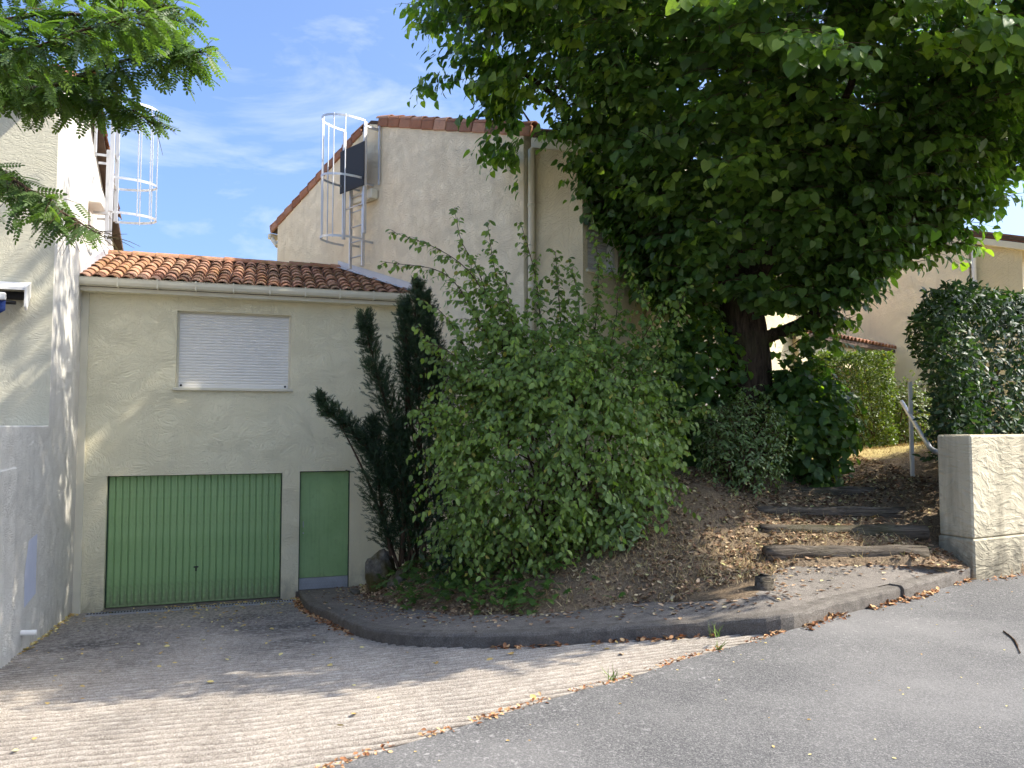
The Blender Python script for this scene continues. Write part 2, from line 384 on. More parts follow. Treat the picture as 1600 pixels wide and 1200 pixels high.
def soil():
    k = NT('soil'); v = k.coords()
    f = k.noise(v, 40, 6, 0.75); m = k.noise(v, 6, 5, 0.7)
    col = k.ramp(f, [(0.3, srgb(80, 66, 54)), (0.5, srgb(130, 112, 90)), (0.68, srgb(166, 146, 118)), (0.8, srgb(196, 178, 148))])
    col = k.mix(k.fr(m, 0.45, 0.7, 0, 0.5), col, srgb(110, 100, 88))
    sep = k.n('ShaderNodeSeparateXYZ'); t2 = k.n('ShaderNodeTexCoord'); k.l(t2.outputs['Object'], sep.inputs[0])
    g = k.math('ADD', k.fr(sep.outputs[1], 11.0, 12.2), k.fr(m, 0.3, 0.7, -0.3, 0.3))
    col = k.mix(k.fr(g, 0.3, 0.8, 0, 0.85), col, srgb(196, 176, 116))
    return k.princ(col, 0.95, k.bump(k.math('ADD', f, m), 0.9, 0.03), spec=0.1)
MAT['soil'] = soil()
def rockmat():
    k = NT('rock'); v = k.coords(); n = k.noise(v, 7, 7, 0.7); m = k.noise(v, 2.5, 4)
    col = k.ramp(n, [(0.3, srgb(58, 54, 46)), (0.55, srgb(120, 114, 102)), (0.75, srgb(168, 162, 150))])
    col = k.mix(k.fr(m, 0.42, 0.56, 0, 0.9), col, srgb(78, 70, 34))
    return k.princ(col, 0.95, k.bump(n, 1.0, 0.04), spec=0.15)
MAT['rock'] = rockmat()
def randmat(name, stops, rough=0.85, trans=0.0):
    k = NT(name); at = k.n('ShaderNodeAttribute'); at.attribute_name = 'rnd'; col = k.ramp(at.outputs['Fac'], stops)
    return k.princ(col, rough, spec=0.15)
MAT['litter'] = randmat('litter', [(0.0, srgb(88, 68, 54)), (0.35, srgb(132, 102, 78)), (0.6, srgb(168, 138, 108)), (0.8, srgb(200, 174, 140)), (0.93, srgb(208, 190, 148)), (1.0, srgb(188, 184, 122))])
MAT['orange_litter'] = randmat('orange_litter', [(0.0, srgb(124, 84, 58)), (0.5, srgb(164, 116, 80)), (1.0, srgb(204, 170, 124))])
MAT['yellow_litter'] = randmat('yellow_litter', [(0.0, srgb(176, 140, 84)), (0.5, srgb(206, 180, 110)), (1.0, srgb(220, 208, 140))])
MAT['straw'] = randmat('straw', [(0.0, srgb(120, 96, 64)), (0.5, srgb(178, 152, 108)), (0.85, srgb(206, 186, 138)), (1.0, srgb(150, 150, 84))])
MAT['green_grass'] = randmat('green_grass', [(0.0, srgb(70, 96, 40)), (1.0, srgb(130, 150, 70))])
MAT['linden'] = leafmat('linden', [(0.0, (0.042, 0.085, 0.026, 1)), (0.4, (0.080, 0.150, 0.040, 1)), (0.75, (0.13, 0.21, 0.048, 1)), (1.0, (0.26, 0.35, 0.06, 1))], 0.42)
MAT['robinia'] = leafmat('robinia', [(0.0, (0.06, 0.105, 0.033, 1)), (0.5, (0.105, 0.165, 0.050, 1)), (0.95, (0.17, 0.235, 0.065, 1)), (1.0, (0.22, 0.20, 0.05, 1))], 0.36)
MAT['privet'] = leafmat('privet', [(0.0, (0.09, 0.14, 0.040, 1)), (0.5, (0.20, 0.285, 0.066, 1)), (0.9, (0.31, 0.40, 0.09, 1)), (0.965, (0.20, 0.29, 0.07, 1)), (1.0, (0.42, 0.34, 0.09, 1))], 0.32)
MAT['yew'] = leafmat('yew', [(0.0, (0.022, 0.042, 0.018, 1)), (0.6, (0.040, 0.078, 0.030, 1)), (0.9, (0.07, 0.12, 0.04, 1)), (1.0, (0.12, 0.08, 0.04, 1))], 0.08, 0.5)
MAT['laurel'] = leafmat('laurel', [(0.0, (0.016, 0.036, 0.014, 1)), (0.5, (0.028, 0.060, 0.020, 1)), (0.9, (0.055, 0.10, 0.030, 1)), (1.0, (0.12, 0.17, 0.04, 1))], 0.22, 0.5)
MAT['photinia'] = leafmat('photinia', [(0.0, (0.05, 0.075, 0.016, 1)), (0.5, (0.11, 0.15, 0.03, 1)), (0.85, (0.18, 0.21, 0.05, 1)), (1.0, (0.26, 0.17, 0.06, 1))], 0.30)
MAT['spindle'] = leafmat('spindle', [(0.0, (0.12, 0.18, 0.07, 1)), (0.5, (0.21, 0.29, 0.12, 1)), (0.9, (0.30, 0.38, 0.16, 1)), (1.0, (0.32, 0.24, 0.09, 1))], 0.25)
MAT['ivy'] = leafmat('ivy', [(0.0, (0.03, 0.06, 0.015, 1)), (0.5, (0.06, 0.11, 0.025, 1)), (1.0, (0.12, 0.18, 0.045, 1))], 0.25)
# ------------------------------------------------------------------ ground levels
TH = R(18); U2 = np.array([math.cos(TH), math.sin(TH)]); V2 = np.array([-math.sin(TH), math.cos(TH)]); G0 = np.array([-6.089, 11.6])
J0 = np.array([-0.84, 3.69]); jd = np.array([2.99, 2.41]) / math.hypot(2.99, 2.41); jn = np.array([-jd[1], jd[0]])
def z_drive(p):
    p = np.asarray(p, float)[..., :2]; d1 = np.maximum((p - G0) @ (-V2), 0); d2 = np.maximum((p - J0) @ jn, 0)
    return -1.16 * (d2 / (d1 + d2 + 1e-6)) ** 0.85
def hit(px, py, off=0.0):
    r = ray(px, py); z = 0.0
    for i in range(60):
        P = np.array([0, 0, EYE]) + r * ((z + off - EYE) / r[2]); z = 0.5 * z + 0.5 * float(z_drive(P))
    return P
kerb_px = [(480,955),(520,975),(560,995),(620,1008),(720,1012),(800,1012),(880,1008),(960,1003),(1040,999),(1120,994),(1230,985)]
OUT = [np.array([-3.42, 12.47, -1.14])] + [hit(*p) for p in kerb_px] + [atZ(x, y, 0.0) for x, y in [(1300,965),(1390,943),(1430,933),(1518,906)]]
OUT = resample(bez(OUT, 8), 110)
inn = [np.array([-2.50, 12.77, -1.02])] + [hit(x, y, 0.13) for x, y in [(566,936),(632,956),(688,966),(740,970),(840,969),(920,964),(1000,956)]] + \
      [atZ(1120,945,0.05), atZ(1192,928,0.15), atZ(1232,884,0.19), atZ(1330,882,0.2), atZ(1480,884,0.2)]
INN = resample(np.array(inn), 110)
for i in range(len(INN)):      # keep a smooth inner edge level
    pass
JOINT = [atZ(x, y, 0.0) for x, y in [(500,1207),(620,1168),(700,1143),(800,1112),(900,1082),(990,1059),(1050,1037),(1120,1018),(1200,997),(1232,986)]]
WDIR = np.array([0.894, 0.447]); WN = np.array([-0.447, 0.894]); WA = np.array([4.80, 8.06])
kerb_r = [p for p in OUT if p[0] > 2.2]
road_edge = [JOINT[0][:2] - 16 * jd] + [p[:2] for p in JOINT] + [p[:2] for p in kerb_r] + [WA, WA + 60 * WDIR]

def inpoly(P, poly):
    x, y = P[:, 0], P[:, 1]; c = np.zeros(len(P), bool); n = len(poly); j = n - 1
    for i in range(n):
        xi, yi = poly[i]; xj, yj = poly[j]
        c ^= ((yi > y) != (yj > y)) & (x < (xj - xi) * (y - yi) / (yj - yi + 1e-12) + xi); j = i
    return c
LC = np.array([-6.47, 11.47]); PHI = R(21.3); LF = np.array([math.sin(PHI), -math.cos(PHI)])    # left house: garage corner, wall towards the street
ROADP = [tuple(p) for p in road_edge] + [(90, -60), (-40, -60)]
SIDEP = [tuple(p[:2]) for p in OUT] + [tuple(p[:2]) for p in INN[::-1]]
DRIVEP = [tuple(p) for p in road_edge[:len(JOINT) + 1]] + [tuple(p[:2]) for p in OUT[::-1] if p[0] < 2.2] + [tuple(LC), tuple(LC + 12 * LF)]

ctrl = []
for p in INN[::6]: ctrl.append((p[0], p[1], p[2]))
for p in OUT[::8]: ctrl.append((p[0], p[1], p[2]))
ctrl += [(3.4,8.08,.33),(2.7,8.1,.30),(3.5,8.6,.47),(3.6,9.2,.60),(4.2,9.95,.77),(4.4,10.9,.95),(3.0,9.2,.63),
 (4.7,8.75,.42),(4.55,9.0,.55),(5.2,9.6,.85),(5.6,10.5,1.0),(4.5,12.5,1.04),(4,15,1.1),(8,15,1.12),(8,20,1.15),(12,22,1.2),(0,26,1.2),(6.5,10.6,1.3),(9,11.6,1.4),(14,14,1.4),(18,16,1.4),
 (3.2,10.5,1.05),(2.4,9.6,.98),(1.8,8.6,.60),(1.33,8.0,.28),(2.5,8.7,.60),(2.33,8.0,.23),(0.85,7.8,.06),(-.29,8.6,-.10),(-.82,9.8,-.18),(-1.47,11,-.46),(-1.93,11.6,-.66),
 (-.8,12,-.2),(.3,10.7,.35),(1.0,10.0,.70),(2.5,11.8,1.02),(.6,8.9,.30),(-9,8,.3),(-9,12,.3),(-12,5,.3),(-8,16,.5),(-2,18,.8),(18,25,1.3),(-14,25,.8)]
ctrl = np.array(ctrl)
def tps_fit(c):
    n = len(c); d = np.linalg.norm(c[:, None, :2] - c[None, :, :2], axis=2); K = d ** 2 * np.log(d + 1e-9) + np.eye(n) * 0.02
    P = np.c_[np.ones(n), c[:, :2]]; A = np.block([[K, P], [P.T, np.zeros((3, 3))]])
    return np.linalg.solve(A, np.r_[c[:, 2], 0, 0, 0])
_w = tps_fit(ctrl)
def z_bank(P):
    P = np.atleast_2d(np.asarray(P, float))[:, :2]; out = np.empty(len(P))
    for i in range(0, len(P), 20000):
        q = P[i:i + 20000]; d = np.linalg.norm(q[:, None] - ctrl[None, :, :2], axis=2)
        out[i:i + 20000] = (d ** 2 * np.log(d + 1e-9)) @ _w[:-3] + _w[-3] + q @ _w[-2:]
    return out
def lump(P):
    x, y = P[:, 0], P[:, 1]
    return 0.02 * np.sin(3.1 * x + 1.3 * y) * np.sin(2.3 * y - 1.7 * x + 1) + 0.012 * np.sin(9.1 * x + 4 * y) * np.sin(7.7 * y - 3 * x) + 0.006 * np.sin(23 * x - 9 * y) * np.sin(19 * y + 7 * x)
def z_ground(P):
    P = np.atleast_2d(np.asarray(P, float))[:, :2]
    z = np.clip(z_bank(P), -1.5, 1.9) + lump(P)
    inside = (P[:, 0] > -13) & (P[:, 0] < 19) & (P[:, 1] > 3) & (P[:, 1] < 25)
    z = np.where(inside, z, 0.9)
    return z
def axis(lo, hi, step, far):
    a = list(np.arange(lo, hi, step)); s = step; x = lo; L = []
    while x > -far: s *= 1.5; x -= s; L.append(x)
    s = step; x = a[-1]; H = []
    while x < far: s *= 1.5; x += s; H.append(x)
    return np.array(L[::-1] + a + H)
xs = axis(-4.5, 7.0, 0.085, 600); ys = axis(3.0, 14.5, 0.085, 600)
GX, GY = np.meshgrid(xs, ys); GP = np.c_[GX.ravel(), GY.ravel()]
gz = z_ground(GP)
dr = inpoly(GP, DRIVEP); sd = inpoly(GP, SIDEP); rd = inpoly(GP, ROADP)
gz[dr] = z_drive(GP[dr]) - 0.25; gz[rd] = -0.25; gz[sd] -= 0.22
gz[(GP[:, 1] < 2.9)] = -0.25
fv = (GP - G0) @ V2; fu = (GP - G0) @ U2; gz[(fv > -0.15) & (fv < 9) & (fu < 4.4) & (fu > -9)] = -1.9
lq = (GP - LC) @ np.array([-LF[1], LF[0]]); gz[(lq < 0.12) & (fv <= 0) & (GP[:, 1] > 3.5) & (GP[:, 0] > -12)] = -1.9
nx, ny = len(xs), len(ys); ii = np.arange(nx * ny).reshape(ny, nx)
q = np.stack([ii[:-1, :-1], ii[:-1, 1:], ii[1:, 1:], ii[1:, :-1]], -1).reshape(-1, 4)
tag(link('ground', fastmesh('ground', np.c_[GP, gz], q, True), None, MAT['soil']), kind='structure')

# road: one sheet on the near side of the joint, kerb and wall
mb = MB(); E2 = [np.array(p) for p in road_edge]; far = []
for i, p in enumerate(E2):
    t = i / (len(E2) - 1); far.append(np.array([-40 + 130 * t, -60.0]))
n = len(E2)
mb.add([(p[0], p[1], 0.004) for p in E2] + [(p[0], p[1], 0.004) for p in far], [(i, i + n, i + 1 + n, i + 1) for i in range(n - 1)])
mb.add([(p[0], p[1], 0.004) for p in E2] + [(p[0], p[1], -0.2) for p in E2], [(i, i + 1, i + 1 + n, i + n) for i in range(n - 1)])
road = mb.build('road', MAT['asphalt']); tag(road, kind='structure')

# driveway: ribbed concrete ramp, ribs are real relief
GA = R(8.0); ga = np.array([math.cos(GA), math.sin(GA)]); gb = np.array([-math.sin(GA), math.cos(GA)])
aa = np.arange(-9.5, 5.5, 0.09); bb = np.arange(-1.0, 14.2, 0.0165)
A, B = np.meshgrid(aa, bb); DP = A.ravel()[:, None] * ga + B.ravel()[:, None] * gb
wob = 0.05 * np.sin(1.3 * DP[:, 0] + 0.6 * DP[:, 1]) + 0.022 * np.sin(3.7 * DP[:, 0] + 1.1) + 0.012 * np.sin(9 * DP[:, 0] + 2 * DP[:, 1])
ph = (B.ravel() + wob) / 0.112 * 2 * math.pi
d1 = (DP - G0) @ (-V2); fade = np.clip((d1 - 1.2) / 2.0, 0.12, 1.0)
cell = np.sin(np.floor(A.ravel() * 4.3) * 12.9898 + np.floor((B.ravel() + wob) / 0.098) * 78.233) * 43758.5453; cell -= np.floor(cell)
rough_n = rng.normal(0, 1, len(DP)) * 0.0022
dz = z_drive(DP) + (np.clip(np.sin(ph) * 1.5, -1, 1) * 0.017 * (0.85 + 0.3 * cell) + rough_n) * fade * np.clip((DP - J0) @ jn / 0.3 - 0.15, 0, 1) - 0.012 - 0.03 * np.clip(1 - (DP - J0) @ jn / 0.08, 0, 1)
keepv = inpoly(DP, [tuple(J - 0.12 * jn) for J in road_edge[:len(JOINT) + 1]] + [tuple(p[:2] + 0.18 * norm(INN[i][:2] - p[:2])) for i, p in list(enumerate(OUT))[::-1] if p[0] < 2.5] + [tuple(G0 + 5.0 * U2 + 0.3 * V2), tuple(LC + 0.3 * V2 - 0.35 * U2), tuple(LC + 13 * LF - 0.3 * U2)])
nA, nB = len(aa), len(bb); ii = np.arange(nA * nB).reshape(nB, nA)
q = np.stack([ii[:-1, :-1], ii[:-1, 1:], ii[1:, 1:], ii[1:, :-1]], -1).reshape(-1, 4)
q = q[keepv[q].all(1)]
used, inv = np.unique(q, return_inverse=True)
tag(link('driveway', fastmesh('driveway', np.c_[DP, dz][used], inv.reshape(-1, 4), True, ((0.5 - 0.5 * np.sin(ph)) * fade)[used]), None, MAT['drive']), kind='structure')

# pavement slab with its kerb
zt = np.where(OUT[:, 0] < 2.2, z_drive(OUT), 0.0) + 0.125
inw = norm(INN[:, :2] - OUT[:, :2])
Vp, Fp = [], []
K = 7
for i in range(len(OUT)):
    wd = np.linalg.norm(INN[i, :2] - OUT[i, :2])
    for k in range(K):
        t = k / (K - 1); d = 0.135 * (1 - t) + (wd + 0.08) * t
        p = OUT[i, :2] + inw[i] * d; zin = max(zt[i], min(INN[i, 2] + 0.0, zt[i] + 0.09))
        Vp.append((p[0], p[1], zt[i] * (1 - t) + zin * t - 0.003 + 0.006 * math.sin(5 * p[0]) * math.sin(4 * p[1])))
for i in range(len(OUT) - 1):
    for k in range(K - 1): Fp.append((i * K + k, i * K + k + 1, (i + 1) * K + k + 1, (i + 1) * K + k))
side = link('pavement', rawmesh('pavement', Vp, Fp, True), None, MAT['pavement']); tag(side, kind='structure')
prof = [(0.0, -0.24), (0.002, -0.03), (0.012, -0.010), (0.030, 0.0), (0.137, 0.002), (0.137, -0.24)]
def kerb_piece(i0, i1, dx, dzz, tilt):
    V, Fc = [], []; n = len(prof); r = random.Random(i0)
    for i in range(i0, i1):
        for k, (d, z) in enumerate(prof):
            jit = (r.uniform(-0.006, 0.006) if k in (1, 2, 3) else 0)
            t = (i - i0) / max(1, i1 - i0 - 1)
            p = OUT[i, :2] + inw[i] * (d + dx + jit + tilt * (t - 0.5)); V.append((p[0], p[1], zt[i] + z + dzz + jit * 0.6))
    m = i1 - i0
    for i in range(m - 1):
        for k in range(n - 1): Fc.append((i * n + k, (i + 1) * n + k, (i + 1) * n + k + 1, i * n + k + 1))
    Fc += [tuple(range(n)), tuple((m - 1) * n + k for k in range(n - 1, -1, -1))]
    me = rawmesh('kerb', V, Fc); return link('kerb', me, side, MAT['kerb'])
OUTS = OUT.copy(); px_, py_, _ = projN(np.c_[OUT[:, :2], zt])
ic = int(np.argmin(abs(px_ - 1388))); ic2 = int(np.argmin(abs(px_ - 1412)))
OUT = np.asarray(OUT)
kerb_piece(0, ic + 1, 0, 0, 0); k2 = kerb_piece(ic, ic2 + 1, 0.012, -0.012, 0.02); k3 = kerb_piece(ic2, len(OUT), 0.0, 0.004, 0.0)

# channel drain in front of the garage door
dr_o = empty('channel_drain', (G0[0], G0[1], z_drive(G0 - 0.42 * V2) + 0.012), TH, 'narrow black slotted drain grate along the foot of the garage door', 'drain')
mb = MB(); mb.box(-0.15, 2.75, -0.46, -0.45, -0.05, 0.006); mb.box(-0.15, 2.75, -0.36, -0.35, -0.05, 0.006); mb.build('frame', MAT['galv'], dr_o)
mb = MB(); mb.box(-0.15, 2.75, -0.449, -0.361, -0.06, -0.03)
for i in range(72):
    x = -0.14 + i * 0.04; mb.box(x, x + 0.016, -0.449, -0.361, -0.03, 0.004)
mb.build('grate', MAT['dark'], dr_o, kind='stuff')

# retaining wall at the right of the steps
rw = empty('retaining_wall', (WA[0], WA[1], 0), math.atan2(WDIR[1], WDIR[0]), 'low rough cream rendered retaining wall beneath the dark hedge beside the steps', 'wall')
mb = MB(); mb.bbox(0, 26, 0, 0.38, 0.42, 1.5, 0.018); w = mb.build('wall_body', MAT['retaining'], rw)
mb = MB(); mb.bbox(-0.012, 26, -0.010, 0.392, -0.4, 0.418, 0.018); mb.build('plinth', MAT['retaining'], rw)

# ------------------------------------------------------------------ building pieces
def wall_holes(x0, x1, z0, z1, holes, t, y0=0.0, reveal=None):
    xs = sorted({x0, x1, *[h[0] for h in holes], *[h[1] for h in holes]}); zs = sorted({z0, z1, *[h[2] for h in holes], *[h[3] for h in holes]})
    solid = lambda i, j: 0 <= i < len(xs) - 1 and 0 <= j < len(zs) - 1 and not any(h[0] - 1e-6 <= xs[i] and xs[i + 1] <= h[1] + 1e-6 and h[2] - 1e-6 <= zs[j] and zs[j + 1] <= h[3] + 1e-6 for h in holes)
    mb = MB()
    for i in range(len(xs) - 1):
        for j in range(len(zs) - 1):
            if not solid(i, j): continue
            a, b, c, d = xs[i], xs[i + 1], zs[j], zs[j + 1]
            mb.add([(a, y0, c), (b, y0, c), (b, y0, d), (a, y0, d)], [(0, 1, 2, 3)])
            mb.add([(a, y0 + t, c), (b, y0 + t, c), (b, y0 + t, d), (a, y0 + t, d)], [(3, 2, 1, 0)])
            if not solid(i - 1, j): mb.add([(a, y0, c), (a, y0, d), (a, y0 + t, d), (a, y0 + t, c)], [(0, 1, 2, 3)])
            if not solid(i + 1, j): mb.add([(b, y0, c), (b, y0 + t, c), (b, y0 + t, d), (b, y0, d)], [(0, 1, 2, 3)])
            if not solid(i, j - 1): mb.add([(a, y0, c), (a, y0 + t, c), (b, y0 + t, c), (b, y0, c)], [(0, 1, 2, 3)])
            if not solid(i, j + 1): mb.add([(a, y0, d), (b, y0, d), (b, y0 + t, d), (a, y0 + t, d)], [(0, 1, 2, 3)])
    return mb
def build_raw(mb, name, mat, parent, kind=None):
    o = link(name, rawmesh(name, mb.V, mb.F), parent, mat)
    if kind: o['kind'] = kind
    return o

def canal_tile_mesh(name, L=0.42, r0=0.098, r1=0.078, th=0.014, seg=7, up=True):
    V, Fc = [], []
    for (y, r) in ((0.0, r0), (L, r1)):
        for rr in (r, r - th):
            for k in range(seg + 1):
                a = math.pi * (0.04 + 0.92 * k / seg); V.append((rr * math.cos(a), y, rr * math.sin(a) * 0.92 - (0.0)))
    n = seg + 1
    for k in range(seg):
        Fc.append((k, k + 1, 2 * n + k + 1, 2 * n + k)); Fc.append((n + k, 3 * n + k, 3 * n + k + 1, n + k + 1))
        Fc.append((k, n + k, n + k + 1, k + 1)); Fc.append((2 * n + k, 2 * n + k + 1, 3 * n + k + 1, 3 * n + k))
    for e in (0, seg): Fc.append((e, 2 * n + e, 3 * n + e, n + e))
    return rawmesh(name, V, Fc)
TILE = canal_tile_mesh('tile'); TILE.materials.append(MAT['tile'])
TILEC = canal_tile_mesh('tile_rake'); TILEC.materials.append(MAT['tile_clean'])
def place(name, me, parent, loc, rot):
    o = bpy.data.objects.new(name, me); C.objects.link(o); o.parent = parent; o.location = loc; o.rotation_euler = rot; return o
def shutter_mesh(x0, x1, z0, z1, y, pitch=0.045):
    mb = MB(); z = z0; V = []; Fc = []
    prof = []
    while z < z1 - 1e-6:
        zz = min(z + pitch, z1); h = zz - z
        prof += [(y + 0.010, z + 0.002), (y + 0.003, z + 0.008), (y, z + h * 0.5), (y + 0.003, zz - 0.006), (y + 0.010, zz - 0.001)]; z = zz
    n = len(prof); V = [(x0, a, b) for a, b in prof] + [(x1, a, b) for a, b in prof]
    return rawmesh('roller_shutter', V, [(i, i + n, i + 1 + n, i + 1) for i in range(n - 1)])

# ------------------------------------------------------------------ garage
ga_o = empty('garage_building', (G0[0], G0[1], 0), TH, 'two-storey cream rendered garage block with green doors and clay tiled lean-to roof', 'building')
holes = [(0, 2.53, -1.6, 0.84), (2.80, 3.60, -1.6, 0.86), (0.92, 2.63, 2.19, 3.39)]
build_raw(wall_holes(-0.55, 5.4, -1.6, 3.70, holes, 0.24), 'front_wall', MAT['garage_wall'], ga_o)
mb = MB(); mb.box(-0.42, 3.4, 0.3, 4.5, -1.6, 3.6); mb.build('core', MAT['garage_wall'], ga_o)
mb = MB(); mb.bbox(-0.415, -0.30, -0.035, 0.0, -1.6, 3.62, 0.008); mb.build('corner_board', MAT['cream_metal'], ga_o)
mb = MB(); mb.bbox(-0.03, 2.56, -0.02, 0.23, -1.55, -1.150, 0.01); mb.build('threshold', MAT['kerb'], ga_o)
# garage door
gd = MB(); gd.box(0.012, 2.518, 0.132, 0.15, -1.12, 0.83); gdo = gd.build('garage_door', MAT['green'], ga_o)
pw = 2.506 / 26; pm = None
for i in range(26):
    if pm is None:
        m_ = MB(); m_.prism([(0.003, 0.131), (0.012, 0.112), (pw - 0.012, 0.112), (pw - 0.003, 0.131)], -1.115, 0.825, axis='z'); po = m_.build('panel', MAT['green'], gdo); pm = po.data
    else:
        po = link('panel', pm, gdo)
    po.location = (0.012 + i * pw, 0, 0)
m_ = MB(); m_.box(0.0, 2.53, 0.10, 0.13, 0.828, 0.842); m_.box(0.0, 0.012, 0.10, 0.14, -1.14, 0.83); m_.box(2.518, 2.53, 0.10, 0.14, -1.14, 0.83); m_.build('door_frame', MAT['dark_green'], gdo)
m_ = MB(); m_.bbox(0.014, 2.516, 0.106, 0.128, -1.14, -1.116, 0.004); m_.build('bottom_rail', MAT['green'], gdo)
m_ = MB(); m_.bbox(1.23, 1.30, 0.092, 0.112, -0.605, -0.585, 0.004); m_.bbox(1.255, 1.275, 0.10, 0.112, -0.66, -0.61, 0.003); m_.build('handle', MAT['black'], gdo)
# small door
m_ = MB(); m_.bbox(2.815, 3.585, 0.085, 0.125, -0.86, 0.845, 0.004); sdo = m_.build('side_door', MAT['green'], ga_o)
m_ = MB(); m_.box(2.80, 2.815, 0.07, 0.13, -1.08, 0.86); m_.box(3.585, 3.60, 0.07, 0.13, -1.08, 0.86); m_.box(2.815, 3.585, 0.07, 0.13, 0.846, 0.86); m_.build('door_frame', MAT['dark_green'], sdo)
m_ = MB(); m_.box(2.815, 3.585, 0.076, 0.12, -1.045, -0.866); kp = m_.build('kick_plate', MAT['plate'], sdo); m_ = MB()
for i in range(17):
    for j in range(4):
        x = 2.84 + i * 0.0435 + (0.0215 if j % 2 else 0); z = -1.022 + j * 0.045
        if x > 3.565: continue
        s = 1 if j % 2 else -1
        m_.add([(x - 0.015, 0.0758, z - 0.009 * s), (x - 0.003, 0.068, z + 0.004 * s), (x + 0.015, 0.0758, z + 0.009 * s), (x + 0.003, 0.068, z - 0.004 * s)], [(0, 1, 3), (1, 2, 3)])
m_.build('tread_bars', MAT['zinc'], sdo, kind='stuff')
m_ = MB(); m_.bbox(2.86, 2.875, 0.07, 0.085, -0.05, 0.05, 0.003); m_.tube([(2.87, 0.086, -0.14), (2.87, 0.070, -0.14)], 0.012, 8); m_.build('lock', MAT['plate'], sdo)
for z in (0.55, -0.45):
    m_ = MB(); m_.tube([(3.588, 0.068, z), (3.588, 0.068, z + 0.1)], 0.008, 6); m_.build('hinge', MAT['dark_green'], sdo)
m_ = MB(); m_.bbox(2.76, 3.64, -0.02, 0.24, -1.4, -1.050, 0.006); m_.build('door_step', MAT['kerb'], ga_o)
# window with roller shutter
wf = MB(); wf.box(0.92, 0.955, 0.07, 0.14, 2.19, 3.39); wf.box(2.595, 2.63, 0.07, 0.14, 2.19, 3.39); wf.box(0.955, 2.595, 0.07, 0.14, 3.365, 3.39); wfo = wf.build('window', MAT['cream_metal'], ga_o)
so = link('roller_shutter', shutter_mesh(0.955, 2.595, 2.215, 3.365, 0.085), wfo, MAT['shutter'])
m_ = MB(); m_.bbox(0.957, 2.593, 0.078, 0.10, 2.19, 2.222, 0.004); m_.build('bottom_bar', MAT['shutter'], wfo)
m_ = MB(); m_.bbox(0.88, 2.67, -0.045, 0.12, 2.145, 2.188, 0.006); m_.build('sill', MAT['cream_metal'], wfo)
for x in (0.99, 2.55):
    m_ = MB(); m_.tube([(x, 0.07, 2.23), (x, 0.079, 2.23)], 0.018, 8); m_.build('stop_knob', MAT['dark'], wfo)
# roof
E_Z, R_Z, E_Y, R_Y = 3.80, 4.60, -0.24, 1.98
pit = math.atan2(R_Z - E_Z, R_Y - E_Y)
m_ = MB(); m_.prism([(E_Y, E_Z - 0.05), (R_Y, R_Z - 0.05), (R_Y, R_Z - 0.14), (E_Y, E_Z - 0.14)], -0.40, 5.6, axis='x')
m_.prism([(R_Y, R_Z - 0.05), (R_Y + 2.4, E_Z - 0.05), (R_Y + 2.4, E_Z - 0.2), (R_Y, R_Z - 0.14)], -0.40, 5.0, axis='x')
roof = m_.build('roof', MAT['mortar'], ga_o)
gl = lambda y: (5.752 - 0.642 * y) / 1.26          # where the neighbouring gable wall cuts the roof
pitch_x = 0.1935; ncol = 27; nrow = 8; exp_ = (math.hypot(R_Y - E_Y, R_Z - E_Z)) / nrow
Vc, Fcx = [], []
for c in range(ncol + 1):
    x = -0.36 + c * pitch_x
    for rw_ in range(nrow):
        d = rw_ * exp_ - 0.03; y = E_Y + d * math.cos(pit); z = E_Z + d * math.sin(pit)
        if x < gl(y) + 0.02 and c < ncol:
            o = place('tile', TILE, roof, (x + random.uniform(-.008, .008), y + random.uniform(-.012, .012), z - 0.035 + random.uniform(-.004, .006)), (pit - 0.035 + random.uniform(-.015, .015), random.uniform(-.03, .03), random.uniform(-.02, .02)))
    # channel between columns
    xc = x - pitch_x / 2
    b = len(Vc); ncs = 6
    for rw_ in range(nrow + 1):
        d = rw_ * exp_ - 0.05; y = E_Y + d * math.cos(pit); z = E_Z + d * math.sin(pit)
        for k in range(ncs + 1):
            a = math.pi * (1 + k / ncs); Vc.append((xc + 0.085 * math.cos(a), y, z - 0.005 + 0.05 * math.sin(a) + (0.012 if rw_ % 2 else 0)))
    for rw_ in range(nrow):
        for k in range(ncs): Fcx.append((b + rw_ * 7 + k, b + rw_ * 7 + k + 1, b + (rw_ + 1) * 7 + k + 1, b + (rw_ + 1) * 7 + k))
link('channel_tiles', rawmesh('channel_tiles', Vc, Fcx), roof, MAT['tile'])['kind'] = 'stuff'
RIDGE = canal_tile_mesh('ridge_tile', 0.46, 0.115, 0.10, 0.016); RIDGE.materials.append(MAT['tile'])
x = -0.40
while x < 3.75:
    place('ridge_tile', RIDGE, roof, (x, R_Y, R_Z - 0.02 + random.uniform(-.006, .008)), (random.uniform(-.02, .02), 0, -math.pi / 2 + random.uniform(-.02, .02))); x += 0.38
m_ = MB(); m_.bbox(-0.40, 3.75, R_Y - 0.07, R_Y + 0.09, R_Z - 0.10, R_Z + 0.045, 0.02); m_.build('ridge_mortar', MAT['mortar'], roof)
